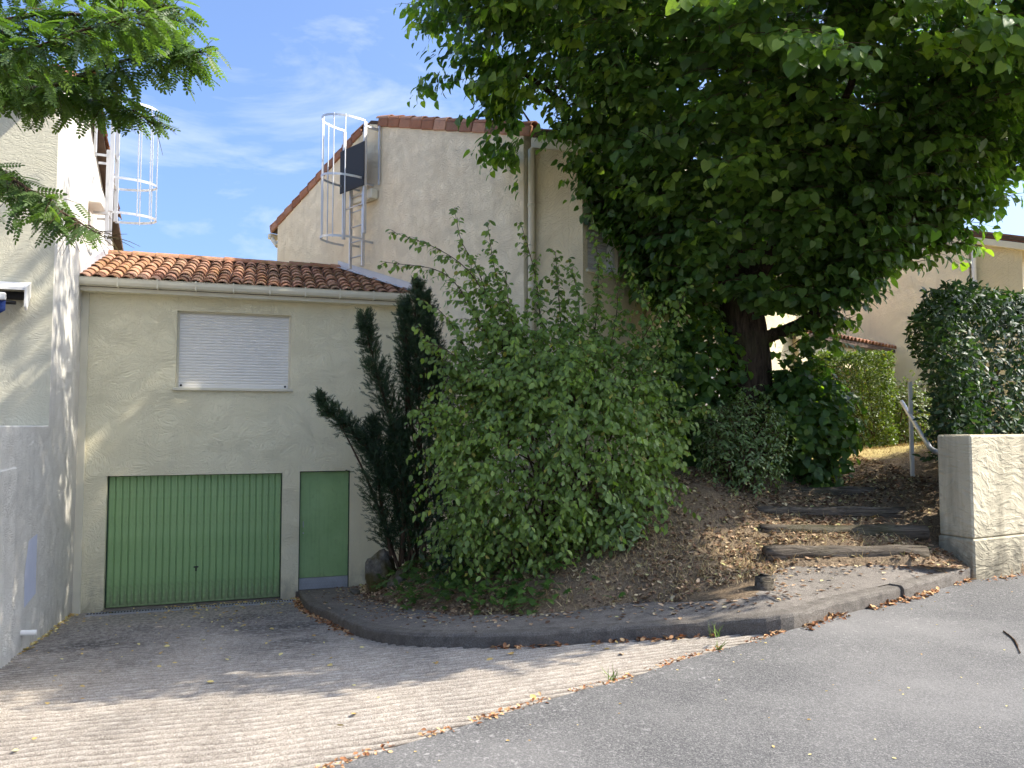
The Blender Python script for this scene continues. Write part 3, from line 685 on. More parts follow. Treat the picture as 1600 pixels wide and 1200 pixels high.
# flashing at both ends
m_ = MB(); m_.prism([(E_Y - 0.03, E_Z - 0.02), (R_Y, R_Z - 0.02), (R_Y, R_Z + 0.14), (E_Y - 0.03, E_Z + 0.14)], -0.46, -0.40, axis='x'); m_.build('flashing', MAT['zinc'], roof)
m_ = MB(); p0 = (gl(E_Y) - 0.02, E_Y, E_Z); p1 = (gl(R_Y) - 0.02, R_Y, R_Z)
m_.add([(p0[0], p0[1], p0[2] + 0.045), (p1[0], p1[1], p1[2] + 0.045), (p1[0], p1[1], p1[2] + 0.16), (p0[0], p0[1], p0[2] + 0.16), (p0[0] - 0.1, p0[1], p0[2] + 0.05), (p1[0] - 0.1, p1[1], p1[2] + 0.05)], [(0, 1, 2, 3), (4, 5, 1, 0)])
m_.build('flashing', MAT['zinc'], roof)
# gutter
gp = [(-0.25, 3.775), (-0.335, 3.775), (-0.352, 3.760), (-0.345, 3.700), (-0.315, 3.672), (-0.26, 3.668), (-0.245, 3.69), (-0.245, 3.66), (-0.33, 3.655), (-0.36, 3.69), (-0.368, 3.765), (-0.345, 3.790), (-0.25, 3.790)]
gp = [(-0.235, 3.668), (-0.300, 3.665), (-0.335, 3.685), (-0.350, 3.725), (-0.352, 3.775), (-0.362, 3.790), (-0.345, 3.792), (-0.338, 3.730), (-0.325, 3.700), (-0.295, 3.682), (-0.235, 3.682)]
m_ = MB(); m_.prism(gp, -0.50, 4.72, axis='x'); gut = m_.build('gutter', MAT['cream_metal'], ga_o)
m_ = MB(); m_.box(-0.40, 5.2, -0.234, -0.21, 3.60, 3.79); m_.build('fascia', MAT['cream_metal'], gut)
m_ = MB(); m_.box(-0.40, 5.2, -0.209, -0.002, 3.600, 3.625); m_.build('soffit', MAT['garage_wall'], gut)
for i in range(10):
    x = -0.42 + i * 0.54; m_ = MB(); m_.box(x, x + 0.018, -0.370, -0.23, 3.655, 3.664); m_.box(x, x + 0.018, -0.373, -0.364, 3.655, 3.80); m_.build('bracket', MAT['cream_metal'], gut)

# ------------------------------------------------------------------ row houses set at an angle: gable wall, front block, tiled roof
GL, GR_Y, GE_Z, GR_Z = 7.37, 3.95, 5.90, 7.16      # gable length, ridge position, eaves and ridge heights
def row_house(loc, label, detail, x_end=6.75, lower_opening=False):
    ho = empty('row_house', (loc[0], loc[1], 0), R(45), label, 'house', 'row houses stepped along the slope')
    zr = lambda y: GE_Z + (GR_Z - GE_Z) * (y / GR_Y if y < GR_Y else (GL - y) / (GL - GR_Y))
    m_ = MB(); m_.prism([(0, -1.5), (GL, -1.5), (GL, GE_Z), (GR_Y, GR_Z), (0, GE_Z)], 0.0, x_end, axis='x'); m_.build('gable_wall', MAT['house_wall'], ho)
    yb = -0.99; zb = zr(-0.99) - 0.06
    m_ = MB(); m_.prism([(yb + 0.26, -1.5), (-0.003, -1.5), (-0.003, zr(0) - 0.06), (yb + 0.26, zr(yb + 0.26) - 0.06)], 0.156, x_end, axis='x'); m_.build('front_block', MAT['yellow_wall'], ho)
    wh = [(0.26, 0.95, 3.78, 4.68), (2.2, 3.1, 3.78, 4.68), (4.6, 5.6, 3.78, 4.68), (3.2, 4.2, 1.0, 3.1)]
    build_raw(wall_holes(0.156, x_end, -1.5, zb, wh, 0.258, yb), 'front_wall', MAT['yellow_wall'], ho)
    for (a, b, c, d) in wh:
        m_ = MB(); m_.box(a, a + 0.04, yb + 0.12, yb + 0.2, c, d); m_.box(b - 0.05, b, yb + 0.06, yb + 0.2, c, d); m_.box(a + 0.04, b - 0.05, yb + 0.12, yb + 0.2, d - 0.03, d)
        wo_ = m_.build('window', MAT['white_paint'], ho)
        link('roller_shutter', shutter_mesh(a + 0.04, b - 0.05, c, d - 0.03, yb + 0.15), wo_, MAT['shutter'])
        m_ = MB(); m_.bbox(a - 0.04, b + 0.04, yb - 0.04, yb + 0.14, c - 0.045, c - 0.002, 0.005); m_.build('sill', MAT['cream_metal'], wo_)
    # roof: deck, corrugated tile sheet, rake tiles one by one
    th = math.atan2(GR_Z - GE_Z, GR_Y); th2 = math.atan2(GR_Z - GE_Z, GL - GR_Y)
    ef = -1.45
    m_ = MB()
    m_.prism([(ef, zr(ef) + 0.002), (GR_Y, GR_Z + 0.002), (GR_Y, GR_Z + 0.075), (ef, zr(ef) + 0.075)], 0.02, x_end + 0.1, axis='x')
    m_.prism([(GR_Y, GR_Z + 0.002), (GL + 0.3, zr(GL + 0.3) + 0.002), (GL + 0.3, zr(GL + 0.3) + 0.075), (GR_Y, GR_Z + 0.075)], 0.02, x_end + 0.1, axis='x')
    rf = m_.build('roof', MAT['mortar'], ho)
    m_ = MB(); m_.prism([(ef, zr(ef) - 0.03), (-0.12, zr(-0.12) - 0.03), (-0.12, zr(-0.12) - 0.001), (ef, zr(ef) - 0.001)], 0.03, x_end + 0.05, axis='x'); m_.build('soffit', MAT['soffit'], rf)
    m_ = MB(); m_.prism([(ef - 0.02, zr(ef) - 0.22), (-0.20, zr(-0.2) - 0.22), (-0.20, zr(-0.2) - 0.033), (ef - 0.02, zr(ef) - 0.033)], 0.156, 0.30, axis='x') if False else None
    m_ = MB(); m_.bbox(-0.02, x_end + 0.1, ef - 0.03, ef, zr(ef) - 0.14, zr(ef) + 0.06, 0.005); m_.build('fascia', MAT['cream_metal'], rf)
    m_ = MB(); m_.bbox(0.03, 0.15, ef, -0.12, 0, 0.15, 0.006)
    bo = m_.build('rafter', MAT['cream_metal'], rf); bo.location = (0, 0, zr(0) - 0.19); 
    for vtx in bo.data.vertices: vtx.co.z += vtx.co.y * (GR_Z - GE_Z) / GR_Y
    # rounded tile sheet over the roof surface
    V, Fc = [], []; nseg = int(x_end / 0.2) * 6
    for side in (0, 1):
        y0, y1 = (ef, GR_Y) if side == 0 else (GL + 0.3, GR_Y); b = len(V)
        nr = 14
        for j in range(nr + 1):
            yy = y0 + (y1 - y0) * j / nr
            for i in range(nseg + 1):
                xx = 0.22 + i * (x_end - 0.12) / nseg; V.append((xx, yy, zr(yy) + 0.10 + 0.05 * math.cos(xx / 0.2 * 2 * math.pi)))
        for j in range(nr):
            for i in range(nseg): Fc.append((b + j * (nseg + 1) + i, b + j * (nseg + 1) + i + 1, b + (j + 1) * (nseg + 1) + i + 1, b + (j + 1) * (nseg + 1) + i))
    link('roof_tiles', rawmesh('roof_tiles', V, Fc, True), rf, MAT['tile_clean'])['kind'] = 'stuff'
    if detail:
        step = 0.335
        for side in (0, 1):
            t = th if side == 0 else th2; L = (GR_Y - ef if side == 0 else GL + 0.3 - GR_Y) / math.cos(t); nn = int(L / step)
            m_ = MB(); m_.bbox(-0.035, 0.02, 0, step - 0.012, -0.10, 0.05, 0.012) if side == 0 else m_.bbox(-0.035, 0.02, 0, step - 0.012, -0.09, 0.05, 0.012)
            rk = None
            for i in range(nn):
                d = i * step
                y = ef + d * math.cos(t) if side == 0 else GL + 0.3 - d * math.cos(t); z = zr(y) + 0.075
                if side == 0 and y < -0.30: continue
                rot = (t + random.uniform(-.01, .01) - 0.035, random.uniform(-.02, .02), 0) if side == 0 else (-(t) + 0.035, 0, 0)
                if rk is None:
                    rk = m_.build('rake_tile', MAT['tile_clean'], rf)
                    if side == 1:
                        for vtx in rk.data.vertices: vtx.co.y *= -1
                        rk.data.flip_normals()
                    o = rk
                else: o = link('rake_tile', rk.data, rf)
                o.location = (random.uniform(-.006, .006), y, z); o.rotation_euler = rot
                o = link('tile', TILEC, rf); o.location = (0.06, y, z + 0.045)
                o.rotation_euler = (rot[0], rot[1], 0 if side == 0 else 0)
                if side == 1: o.rotation_euler = (t - 0.035, 0, math.pi)
        # eaves gutter end at the back
        m_ = MB(); m_.bbox(-0.02, x_end, GL + 0.30, GL + 0.42, zr(GL + 0.3) - 0.12, zr(GL + 0.3) + 0.0, 0.02); m_.tube([(0.05, GL + 0.34, zr(GL + 0.3) - 0.1), (0.05, GL + 0.1, zr(GL) - 0.42)], 0.05, 8); m_.build('gutter', MAT['cream_metal'], rf)
    m_ = MB(); m_.tube([(0.075, -0.085, 0.8), (0.075, -0.085, zr(0) - 0.25), (0.10, -0.3, zr(-.3) - 0.06)], 0.05, 12)
    for z in (2.2, 3.6, 4.8): m_.tube([(0.075, -0.085, z), (0.075, -0.085, z + 0.04)], 0.058, 12)
    m_.build('downpipe', MAT['cream_metal'] if detail else MAT['white_paint'], ho, True)
    return ho
H2 = row_house((0.17, 11.11), 'tall beige gabled house with an aluminium cage ladder on its side wall', True)
H3 = row_house((10.24, 17.06), 'farther beige gabled house rising behind the trimmed yellow hedge', False)
# lower storey band and opening on the farther house
m_ = MB(); m_.bbox(-0.05, 0.0, 0.5, 1.75, 2.35, 2.55, 0.01); m_.bbox(-0.03, 0.0, 0.6, 1.65, 0.9, 2.345, 0.01); m_.build('doorway', MAT['yellow_wall'], H3)

# tiled porch canopy between the two
cp = empty('porch_canopy', (5.62, 15.12, 0), R(45), 'small tiled porch roof with cream beam over a dark recess behind the hedge', 'canopy')
m_ = MB(); m_.bbox(-0.1, 4.65, -0.1, 0.12, 2.85, 3.3, 0.01); m_.build('beam', MAT['yellow_wall'], cp)
m_ = MB(); m_.bbox(-0.02, 0.16, -0.14, -0.02, 0.9, 2.849, 0.01); m_.build('post', MAT['white_paint'], cp)
m_ = MB(); m_.prism([(-0.3, 3.32), (1.6, 3.85), (1.6, 3.93), (-0.3, 3.40)], -0.2, 4.75, axis='x'); crf = m_.build('roof', MAT['mortar'], cp)
pc = math.atan2(0.53, 1.9)
for c in range(24):
    for r_ in range(6):
        d = r_ * 0.33; place('tile', TILEC, crf, (-0.1 + c * 0.2 + random.uniform(-.01, .01), -0.34 + d * math.cos(pc), 3.40 + d * math.sin(pc) + 0.0), (pc - 0.03, random.uniform(-.02, .02), 0))
m_ = MB(); m_.bbox(-0.26, -0.2, -0.34, 1.6, 0, 0.16, 0.01); rk = m_.build('rake_board', MAT['tile_clean'], crf); rk.location = (0, 0, 3.34)
for vtx in rk.data.vertices: vtx.co.z += (vtx.co.y + 0.3) * 0.279
m_ = MB(); m_.box(-0.1, 4.7, 1.9, 2.0, 0.8, 3.8); m_.build('back_wall', MAT['house_wall'], cp)

# ------------------------------------------------------------------ left house
lh = empty('neighbour_house', (LC[0], LC[1], 0), PHI, 'tall white and grey rendered house with blue awning at the frame edge', 'house')
def lz(y): return 6.85 - 0.36 * abs(y - 0.3)
m_ = MB(); m_.prism([(-2.2, -1.6), (0.32, -1.6), (0.32, lz(0.32)), (0.3, lz(0.3)), (-2.2, lz(-2.2))], -0.30, 0.0, axis='x'); m_.build('side_wall', MAT['white_wall'], lh)
m_ = MB(); m_.prism([(0.323, -1.6), (4.55, -1.6), (4.55, lz(4.55)), (0.323, lz(0.323))], -7, -0.10, axis='x'); m_.build('rear_wall', MAT['white_wall'], lh)
m_ = MB(); m_.prism([(-2.206, -1.6), (-2.201, -1.6), (-2.201, lz(-2.2)), (-2.206, lz(-2.2))], -0.303, -0.003, axis='x'); m_.prism([(-2.206, -1.6), (0.32, -1.6), (0.32, lz(0.32)), (-2.206, lz(-2.206))], -7, -0.303, axis='x'); m_.build('front_wall', MAT['grey_wall'], lh)
m_ = MB(); m_.prism([(-2.6, lz(-2.6)), (0.3, lz(0.3)), (4.9, lz(4.9)), (4.9, lz(4.9) + 0.1), (0.3, lz(0.3) + 0.1), (-2.6, lz(-2.6) + 0.1)], -7, 0.05, axis='x'); lrf = m_.build('roof', MAT['mortar'], lh)
for i in range(20):
    y = -2.6 + i * 0.335
    if y > 4.6: break
    s = 1 if y < 0.3 else -1
    o = link('tile', TILEC, lrf); o.location = (0.02, y, lz(y) + 0.06); o.rotation_euler = (s * math.atan(0.36), 0, 0) if s > 0 else (math.atan(0.36), 0, math.pi)
m_ = MB(); m_.bbox(-0.45, 0.012, -4.7, -2.203, -1.6, 1.6, 0.012); lw = m_.build('terrace_wall', MAT['white_wall'], lh)
m_ = MB(); m_.bbox(-0.45, 0.035, -6.4, -3.95, -1.6, 1.18, 0.012); m_.build('terrace_wall', MAT['white_wall'], lh)
m_ = MB(); m_.tube([(0.0, -3.42, -0.60), (0.16, -3.42, -0.61)], 0.032, 12); m_.build('drain_spout', MAT['white_paint'], lh)
m_ = MB(); m_.add([(0.0145, -2.75, -0.32), (0.0145, -3.32, -0.36), (0.0145, -3.36, 0.02), (0.0145, -3.2, 0.34), (0.0145, -2.76, 0.36)], [(0, 1, 2, 3, 4)]); pt = m_.build('paint_patch', simple('patch_blue', srgb(204, 208, 224), 0.9, var=0.05, bump=0.004), lh)
m_ = MB(); m_.bbox(-0.098, -0.06, 0.5, 1.1, 5.35, 6.25, 0.01); m_.build('hatch_frame', MAT['white_paint'], lh)
m_ = MB(); m_.bbox(-0.07, 0.16, 0.42, 1.2, 5.1, 5.33, 0.01); m_.build('hatch_box', MAT['white_paint'], lh)
# awning on the grey wall
aw = empty('awning', (LC[0] + .36 * math.cos(PHI), LC[1] + .36 * math.sin(PHI), 0), PHI, 'folded blue awning in a white cassette on the grey wall', 'awning')
m_ = MB(); m_.prism([(-2.125, 3.30), (-2.42, 3.22), (-2.42, 3.255), (-2.125, 3.38)], -4.0, -0.62, axis='x'); m_.build('cassette_lid', MAT['white_paint'], aw)
m_ = MB(); m_.prism([(-2.125, 3.38), (-2.44, 3.26), (-2.44, 3.02), (-2.40, 2.98), (-2.125, 3.26)], -0.62, -0.595, axis='x'); m_.build('end_cap', MAT['white_paint'], aw)
m_ = MB(); m_.bbox(-4.0, -0.80, -2.50, -2.44, 3.08, 3.17, 0.01); m_.build('front_bar', MAT['white_paint'], aw)
m_ = MB(); m_.tube([(-3.0, -2.25, 3.17), (-0.66, -2.25, 3.17)], 0.05, 10); m_.tube([(-2.2, -2.3, 3.09), (-0.72, -2.36, 3.07)], 0.022, 8); m_.build('roller', MAT['dark'], aw)
V = []; Fc = []
for i in range(41):
    x = -4.0 + i * 0.08; lip = 0.10 + 0.03 * math.cos(i * 0.9)
    if i == 40: lip = 0.02
    V += [(x, -2.475, 3.08), (x, -2.480 + 0.01 * math.sin(i), 2.98), (x, -2.47, 2.98 - lip)]
for i in range(40):
    for k in range(2): Fc.append((3 * i + k, 3 * i + k + 1, 3 * i + k + 4, 3 * i + k + 3))
o = link('valance', rawmesh('valance', V, Fc, True), aw, MAT['blue_cloth']); sm = o.modifiers.new('thick', 'SOLIDIFY'); sm.thickness = 0.004

# ------------------------------------------------------------------ cage ladders
def cage_ladder(loc, rz, label, y_lo, y_hi, z0, zmid, z1, panel, sgn=-1, z_hoops=()):
    """local x = out of the wall (times sgn), local y along the wall"""
    o = empty('cage_ladder', (loc[0], loc[1], 0), rz, label, 'ladder', 'aluminium cage ladders fixed to the houses')
    X = lambda d: sgn * d
    def flat(pts, w, t, name):        # flat bar following pts (vertical width w)
        mb = MB(); pts = np.asarray(pts, float); tt, a, b = frames(pts); V = []; Fc = []
        for i in range(len(pts)):
            nrm = np.cross(tt[i], [0, 0, 1.0]); nrm /= np.linalg.norm(nrm) + 1e-9
            for s1, s2 in ((-1, -1), (1, -1), (1, 1), (-1, 1)): V.append(pts[i] + nrm * t / 2 * s1 + np.array([0, 0, w / 2 * s2]))
        for i in range(len(pts) - 1):
            for k in range(4): Fc.append((4 * i + k, 4 * i + (k + 1) % 4, 4 * i + 4 + (k + 1) % 4, 4 * i + 4 + k))
        mb.add(V, Fc); return mb.build(name, MAT['alu'], o)
    for y in (y_lo, y_hi):
        mb = MB(); mb.bbox(min(X(0.17), X(0.23)), max(X(0.17), X(0.23)), y - 0.016, y + 0.016, z0, zmid, 0.004); mb.build('rail', MAT['alu'], o)
    ya, yb_ = y_lo - 0.14, y_hi + 0.13
    for y in (ya, yb_):
        mb = MB(); mb.bbox(min(X(0.235), X(0.30)), max(X(0.235), X(0.30)), y - 0.016, y + 0.016, zmid - 1.05, z1, 0.004); mb.build('upper_rail', MAT['alu'], o)
    z = z0 + 0.2; 
    while z < zmid:
        mb = MB(); mb.tube([(X(0.2), y_lo, z), (X(0.2), y_hi, z)], 0.014, 8); mb.build('rung', MAT['alu'], o, True); z += 0.28
    for zz in (z0 + 0.45, zmid - 0.1):
        for y in (y_lo - 0.02, y_hi + 0.02):
            mb = MB(); mb.box(min(0, X(0.22)), max(0, X(0.22)), y - 0.004, y + 0.004, zz - 0.02, zz + 0.02); mb.build('wall_bracket', MAT['alu'], o)
    for zz in (zmid - 0.5, zmid):
        mb = MB(); mb.tube([(X(0.26), ya, zz), (X(0.26), yb_, zz)], 0.014, 8); mb.build('rung', MAT['alu'], o, True)
    mb = MB(); mb.bbox(min(X(0.30), 0), max(X(0.30), 0), ya - 0.02, ya + 0.02, z1 - 0.1, z1 - 0.06, 0.004); mb.build('top_bracket', MAT['alu'], o)
    mb = MB(); mb.bbox(min(X(0.02), X(0.06)), max(X(0.02), X(0.06)), ya - 0.13, ya - 0.10, zmid - 0.15, z1 - 0.05, 0.004); mb.build('grab_rail', MAT['alu'], o)
    yc = (y_lo + y_hi) / 2; hw = (yb_ - ya) / 2
    hoop = lambda z: [(X(0.26 + 0.66 * math.sin(t)), yc + hw * math.cos(t) * (1 + 0.12 * math.sin(t)), z) for t in np.linspace(0, math.pi, 25)]
    for z in z_hoops: flat(hoop(z), 0.04, 0.006, 'hoop')
    for t in (0.28, 0.62, 1.05, 1.571, 2.1, 2.5)[1:6:1]:
        p = (X(0.255 + 0.655 * math.sin(t)), yc + hw * math.cos(t) * (1 + 0.12 * math.sin(t)))
        mb = MB(); mb.bbox(p[0] - 0.009, p[0] + 0.009, p[1] - 0.009, p[1] + 0.009, z_hoops[0] - 0.03, z_hoops[-1] + 0.03, 0.003); mb.build('cage_bar', MAT['alu'], o)
    if panel:
        mb = MB(); mb.bbox(min(X(0.305), X(0.325)), max(X(0.305), X(0.325)), ya - 0.05, yb_ + 0.06, zmid - 0.2, zmid + 0.60, 0.004)
        pn = mb.build('anti_climb_panel', MAT['black'], o)
        mb = MB(); mb.bbox(min(X(0.02), X(0.17)), max(X(0.02), X(0.17)), ya - 0.06, yb_ - 0.1, zmid - 0.40, zmid - 0.22, 0.015); mb.build('hatch_box', MAT['cream_metal'], o)
    return o
cage_ladder((0.17, 11.11), R(45), 'aluminium cage ladder with black panel on the beige gable wall', 3.84, 4.24, 4.47, 6.08, 7.06, True, -1, (4.92, 6.02, 7.08))
cage_ladder((LC[0] , LC[1]), PHI, 'pale cage ladder on the white house wall above the garage roof', 0.85, 1.25, 4.6, 6.1, 7.0, False, 1, (5.05, 5.62, 6.9))
# ------------------------------------------------------------------ foliage tools
def T(v, f): return np.array(v, float), np.array(f, int)
def leaf_heart():
    v = [(0,0,0),(0,.45,-.03),(0,1.0,-.16),(-.26,-.10,.03),(-.50,.22,.07),(-.33,.66,.0),(.26,-.10,.03),(.50,.22,.07),(.33,.66,.0)]
    f = [(0,4,3),(0,1,4),(1,5,4),(1,2,5),(0,6,7),(0,7,1),(1,7,8),(1,8,2)]
    return T(v, f)
def leaf_ovate(w=0.27, fold=0.07, curl=-0.1):
    v = [(0,0,0),(0,.5,0),(0,1,curl),(-w*.85,.28,fold),(-w*.9,.62,fold+curl*.35),(w*.85,.28,fold),(w*.9,.62,fold+curl*.35)]
    f = [(0,1,3),(1,4,3),(1,2,4),(0,5,1),(1,5,6),(1,6,2)]
    return T(v, f)
def leaf_pinnate(pairs=7):
    V, Fc = [], []
    def leaflet(p, d, n, L, w):
        d = np.array(d); d /= np.linalg.norm(d); s = np.cross(d, n); b = len(V)
        for a, c, h in ((0,0,0),(.3,-w,.0),(.75,-w*.9,-.02),(1,0,-.05),(.75,w*.9,-.02),(.3,w,0)): V.append(np.array(p) + d * a * L + s * c * L + np.array(n) * h * L)
        Fc.extend([(b, b+5, b+1), (b+1, b+5, b+4), (b+1, b+4, b+2), (b+2, b+4, b+3)])
    for i in range(pairs):
        t = 0.16 + 0.72 * i / (pairs - 1); dz = -0.18 * t * t
        for s in (-1, 1): leaflet((0, t, dz), (s, 0.35, -0.15), (0, 0, 1), 0.21 - 0.05 * abs(t - .5), 0.27)
    leaflet((0, 0.93, -0.17), (0, 1, -.3), (0, 0, 1), 0.2, 0.27)
    b = len(V)
    for t in (0, .5, .95): V.append(np.array((-.008, t, -0.18 * t * t))); V.append(np.array((.008, t, -0.18 * t * t)))
    for k in (0, 2): Fc.extend([(b+k, b+k+1, b+k+3), (b+k, b+k+3, b+k+2)])
    return T(V, Fc)
def leaf_sprig():
    V, Fc = [], []; r = random.Random(3)
    for i in range(11):
        t = i / 11; a = i * 2.4; rr = 0.42 * (1 - 0.35 * t); y = t * 0.85
        d = np.array((math.cos(a) * rr, 0.36, math.sin(a) * rr)); s = np.cross(d, (0, 1, 0)); s = s / (np.linalg.norm(s) + 1e-9) * 0.055; b = len(V)
        V += [np.array((0, y, 0)) - s, np.array((0, y, 0)) + s, np.array((0, y, 0)) + d]; Fc.append((b, b + 1, b + 2))
    return T(V, Fc)
def leaf_palm():
    V, Fc = [], []
    for a in (-1.15, -.55, 0, .55, 1.15):
        d = np.array((math.sin(a), math.cos(a), -.1)); s = np.array((d[1], -d[0], 0)) * .17; b = len(V)
        V += [np.zeros(3), d * .5 - s, d * (1 - .25 * abs(a)) + np.array((0, 0, -.1)), d * .5 + s]; Fc += [(b, b + 1, b + 2), (b, b + 2, b + 3)]
    return T(V, Fc)
HEART, OVATE, LONG, PINN, SPRIG, PALM = leaf_heart(), leaf_ovate(.30), leaf_ovate(.21, .05, -.14), leaf_pinnate(), leaf_sprig(), leaf_palm()

def unit_rand(n): return norm(rng.normal(size=(n, 3)))
def leaf_cloud(name, tmpl, mat, parent, pos, d, nr, sc, singles=0, rnd=None, leaf_name='leaf', bias=None):
    """many leaves: those that show largest become objects of their own, the rest one joined part"""
    tv, tf = tmpl; n = len(pos)
    y = norm(d); z = nr - (nr * y).sum(1, keepdims=True) * y; z = norm(z); x = np.cross(y, z)
    if rnd is None: rnd = np.clip(rng.normal(0.45, 0.20, n) + .14 * np.sin(pos[:, 0] * 2.6 + 1) * np.sin(pos[:, 2] * 3.1) + .1 * np.sin(pos[:, 1] * 4.3 + pos[:, 0] * 5), 0, 1)
    keep = np.ones(n, bool)
    if singles:
        px, py, dep = projN(pos + y * sc[:, None] * 0.5)
        ok = (px > 6) & (px < 1594) & (py > 6) & (py < 1194) & (dep > 0.5)
        idx = np.where(ok)[0]
        cell = (px[idx] // 9).astype(int) * 1000 + (py[idx] // 9).astype(int)
        order = np.lexsort((dep[idx], cell)); idx = idx[order]; cell = cell[order]
        first = np.r_[True, cell[1:] != cell[:-1]]; idx = idx[first]
        score = sc[idx] / dep[idx] * rng.uniform(0.8, 1.1, len(idx)) * (0.35 + np.abs((z[idx] * norm(pos[idx] - np.array([0, 0, EYE]))).sum(1)))
        idx = idx[np.argsort(-score)[:singles]]; keep[idx] = False
        var = []
        for k in range(10):
            me = fastmesh(leaf_name, tv, tf, False, np.full(len(tv), (k + 0.5) / 10)); me.materials.append(mat); var.append(me)
        for i in idx:
            o = bpy.data.objects.new(leaf_name, var[min(9, int(rnd[i] * 10))]); C.objects.link(o); o.parent = parent
            M = Matrix(((x[i, 0], y[i, 0], z[i, 0], pos[i, 0]), (x[i, 1], y[i, 1], z[i, 1], pos[i, 1]), (x[i, 2], y[i, 2], z[i, 2], pos[i, 2]), (0, 0, 0, 1))) @ Matrix.Scale(float(sc[i]), 4)
            o.matrix_local = M
    p, x, y, z, s = pos[keep], x[keep], y[keep], z[keep], sc[keep]
    k = len(tv); m = len(p)
    V = p[:, None, :] + s[:, None, None] * (tv[None, :, 0, None] * x[:, None, :] + tv[None, :, 1, None] * y[:, None, :] + tv[None, :, 2, None] * z[:, None, :])
    Fc = tf[None] + (np.arange(m) * k)[:, None, None]
    me = fastmesh(name, V.reshape(-1, 3), Fc.reshape(-1, 3), False, np.repeat(rnd[keep], k))
    return me
def twig_leaves(S, D, L, droop, spacing, hang=0.6, side=0.8, along=0.4, up=(0, 0, 1), out=None, wob=0.3):
    m = np.maximum(2, (L / spacing).astype(int)); ix = np.repeat(np.arange(len(S)), m)
    j = np.arange(len(ix)) - np.repeat(np.cumsum(m) - m, m); t = (j + 0.6) / m[ix]
    Dn = norm(D); P = S[ix] + Dn[ix] * (L[ix] * t)[:, None]; P[:, 2] -= droop * L[ix] * t * t
    tan = Dn[ix].copy(); tan[:, 2] -= 2 * droop * t; tan = norm(tan)
    sd_ = norm(np.cross(tan, np.array([0, 0, 1.0]))) * np.where(j % 2 == 0, 1.0, -1.0)[:, None]
    d = tan * along + sd_ * side + np.array([0, 0, -hang]) + rng.normal(0, wob, (len(ix), 3))
    nn = np.array(up, float)[None] + rng.normal(0, wob, (len(ix), 3))
    if out is not None: nn = nn + out[ix]
    global LAST
    LAST = (ix, t)
    return P, norm(d), norm(nn)
def twig_tubes(tb, S, D, L, droop, r=0.004, seg=3, n=3):
    Dn = norm(D)
    for i in range(len(S)):
        t = np.linspace(0, 1, seg + 1); P = S[i] + Dn[i] * (L[i] * t)[:, None]; P[:, 2] -= droop * L[i] * t * t
        tb.add(P, np.linspace(r, r * 0.35, seg + 1), n)

# ------------------------------------------------------------------ linden
TX, TY = 3.27, 10.6
lin = empty('linden_tree', (0, 0, 0), 0, 'big linden tree with dense drooping heart-shaped leaves over the bank', 'tree')
tb = MB(); 
path = bez([(TX + .05, TY, 0.6), (TX + .02, TY, 1.5), (TX - .03, TY, 2.6), (TX - .12, TY + .05, 4.2), (TX - .05, TY, 6.5), (TX, TY, 9.5)], 8)
rad = np.interp(np.linspace(0, 1, len(path)), [0, .1, .2, .45, .7, 1], [.44, .36, .325, .30, .2, .05])
V, Fc = tube_arr(path, rad, 20, False); V = np.array(V)
a = np.arctan2(V[:, 1] - TY, V[:, 0] - TX); nrm_ = np.c_[np.cos(a), np.sin(a), 0 * a]
V += nrm_ * (0.018 * np.sin(a * 7 + V[:, 2] * 2) + 0.012 * np.sin(a * 13 - V[:, 2] * 5))[:, None]
link('trunk', fastmesh('trunk', V, np.array(Fc), True), lin, MAT['bark'])
def z_low(r, ph):
    q = [0, 1, 1.5, 2, 3, 4, 4.8]; w = (1 - np.cos(ph)) / 2      # pruned higher on the house side
    return (1 - w) * np.interp(r, q, [2.6, 3.3, 3.7, 4.1, 4.8, 5.5, 6.1]) + w * np.interp(r, q, [2.6, 3.3, 4.1, 4.9, 5.6, 6.25, 6.8]) + 0.14 * np.sin(3 * ph + 0.7) + 0.10 * np.sin(5 * ph + 2.0)
def r_max(ph): return 4.6 + .6 * np.exp(-((np.mod(ph, 2 * np.pi) - 3.85) / .4) ** 2) - 2.1 * np.exp(-((np.mod(ph, 2 * np.pi) - 2.55) / .74) ** 2) + 0.2 * np.sin(2 * ph + 1.0) + 0.2 * np.sin(5 * ph)
br = Tubes()
for k in range(16):
    ph = k * 2.399; r1 = 3.6 + 0.6 * math.sin(k * 1.7); z0 = 2.7 + 0.32 * k; zt_ = max(float(z_low(np.array(r1), np.array(ph))) + 0.7, z0 + 0.6 * (k % 3))
    p = bez([(TX - .05, TY, z0), (TX + .3 * r1 * math.cos(ph), TY + .3 * r1 * math.sin(ph), z0 + .55), (TX + .7 * r1 * math.cos(ph + .1), TY + .7 * r1 * math.sin(ph + .1), (z0 + zt_) / 2 + .5), (TX + r1 * math.cos(ph), TY + r1 * math.sin(ph), zt_)], 6)
    br.add(p, np.linspace(.10 - .002 * k, .015, len(p)), 7)
br.build('branches', MAT['bark'], lin)
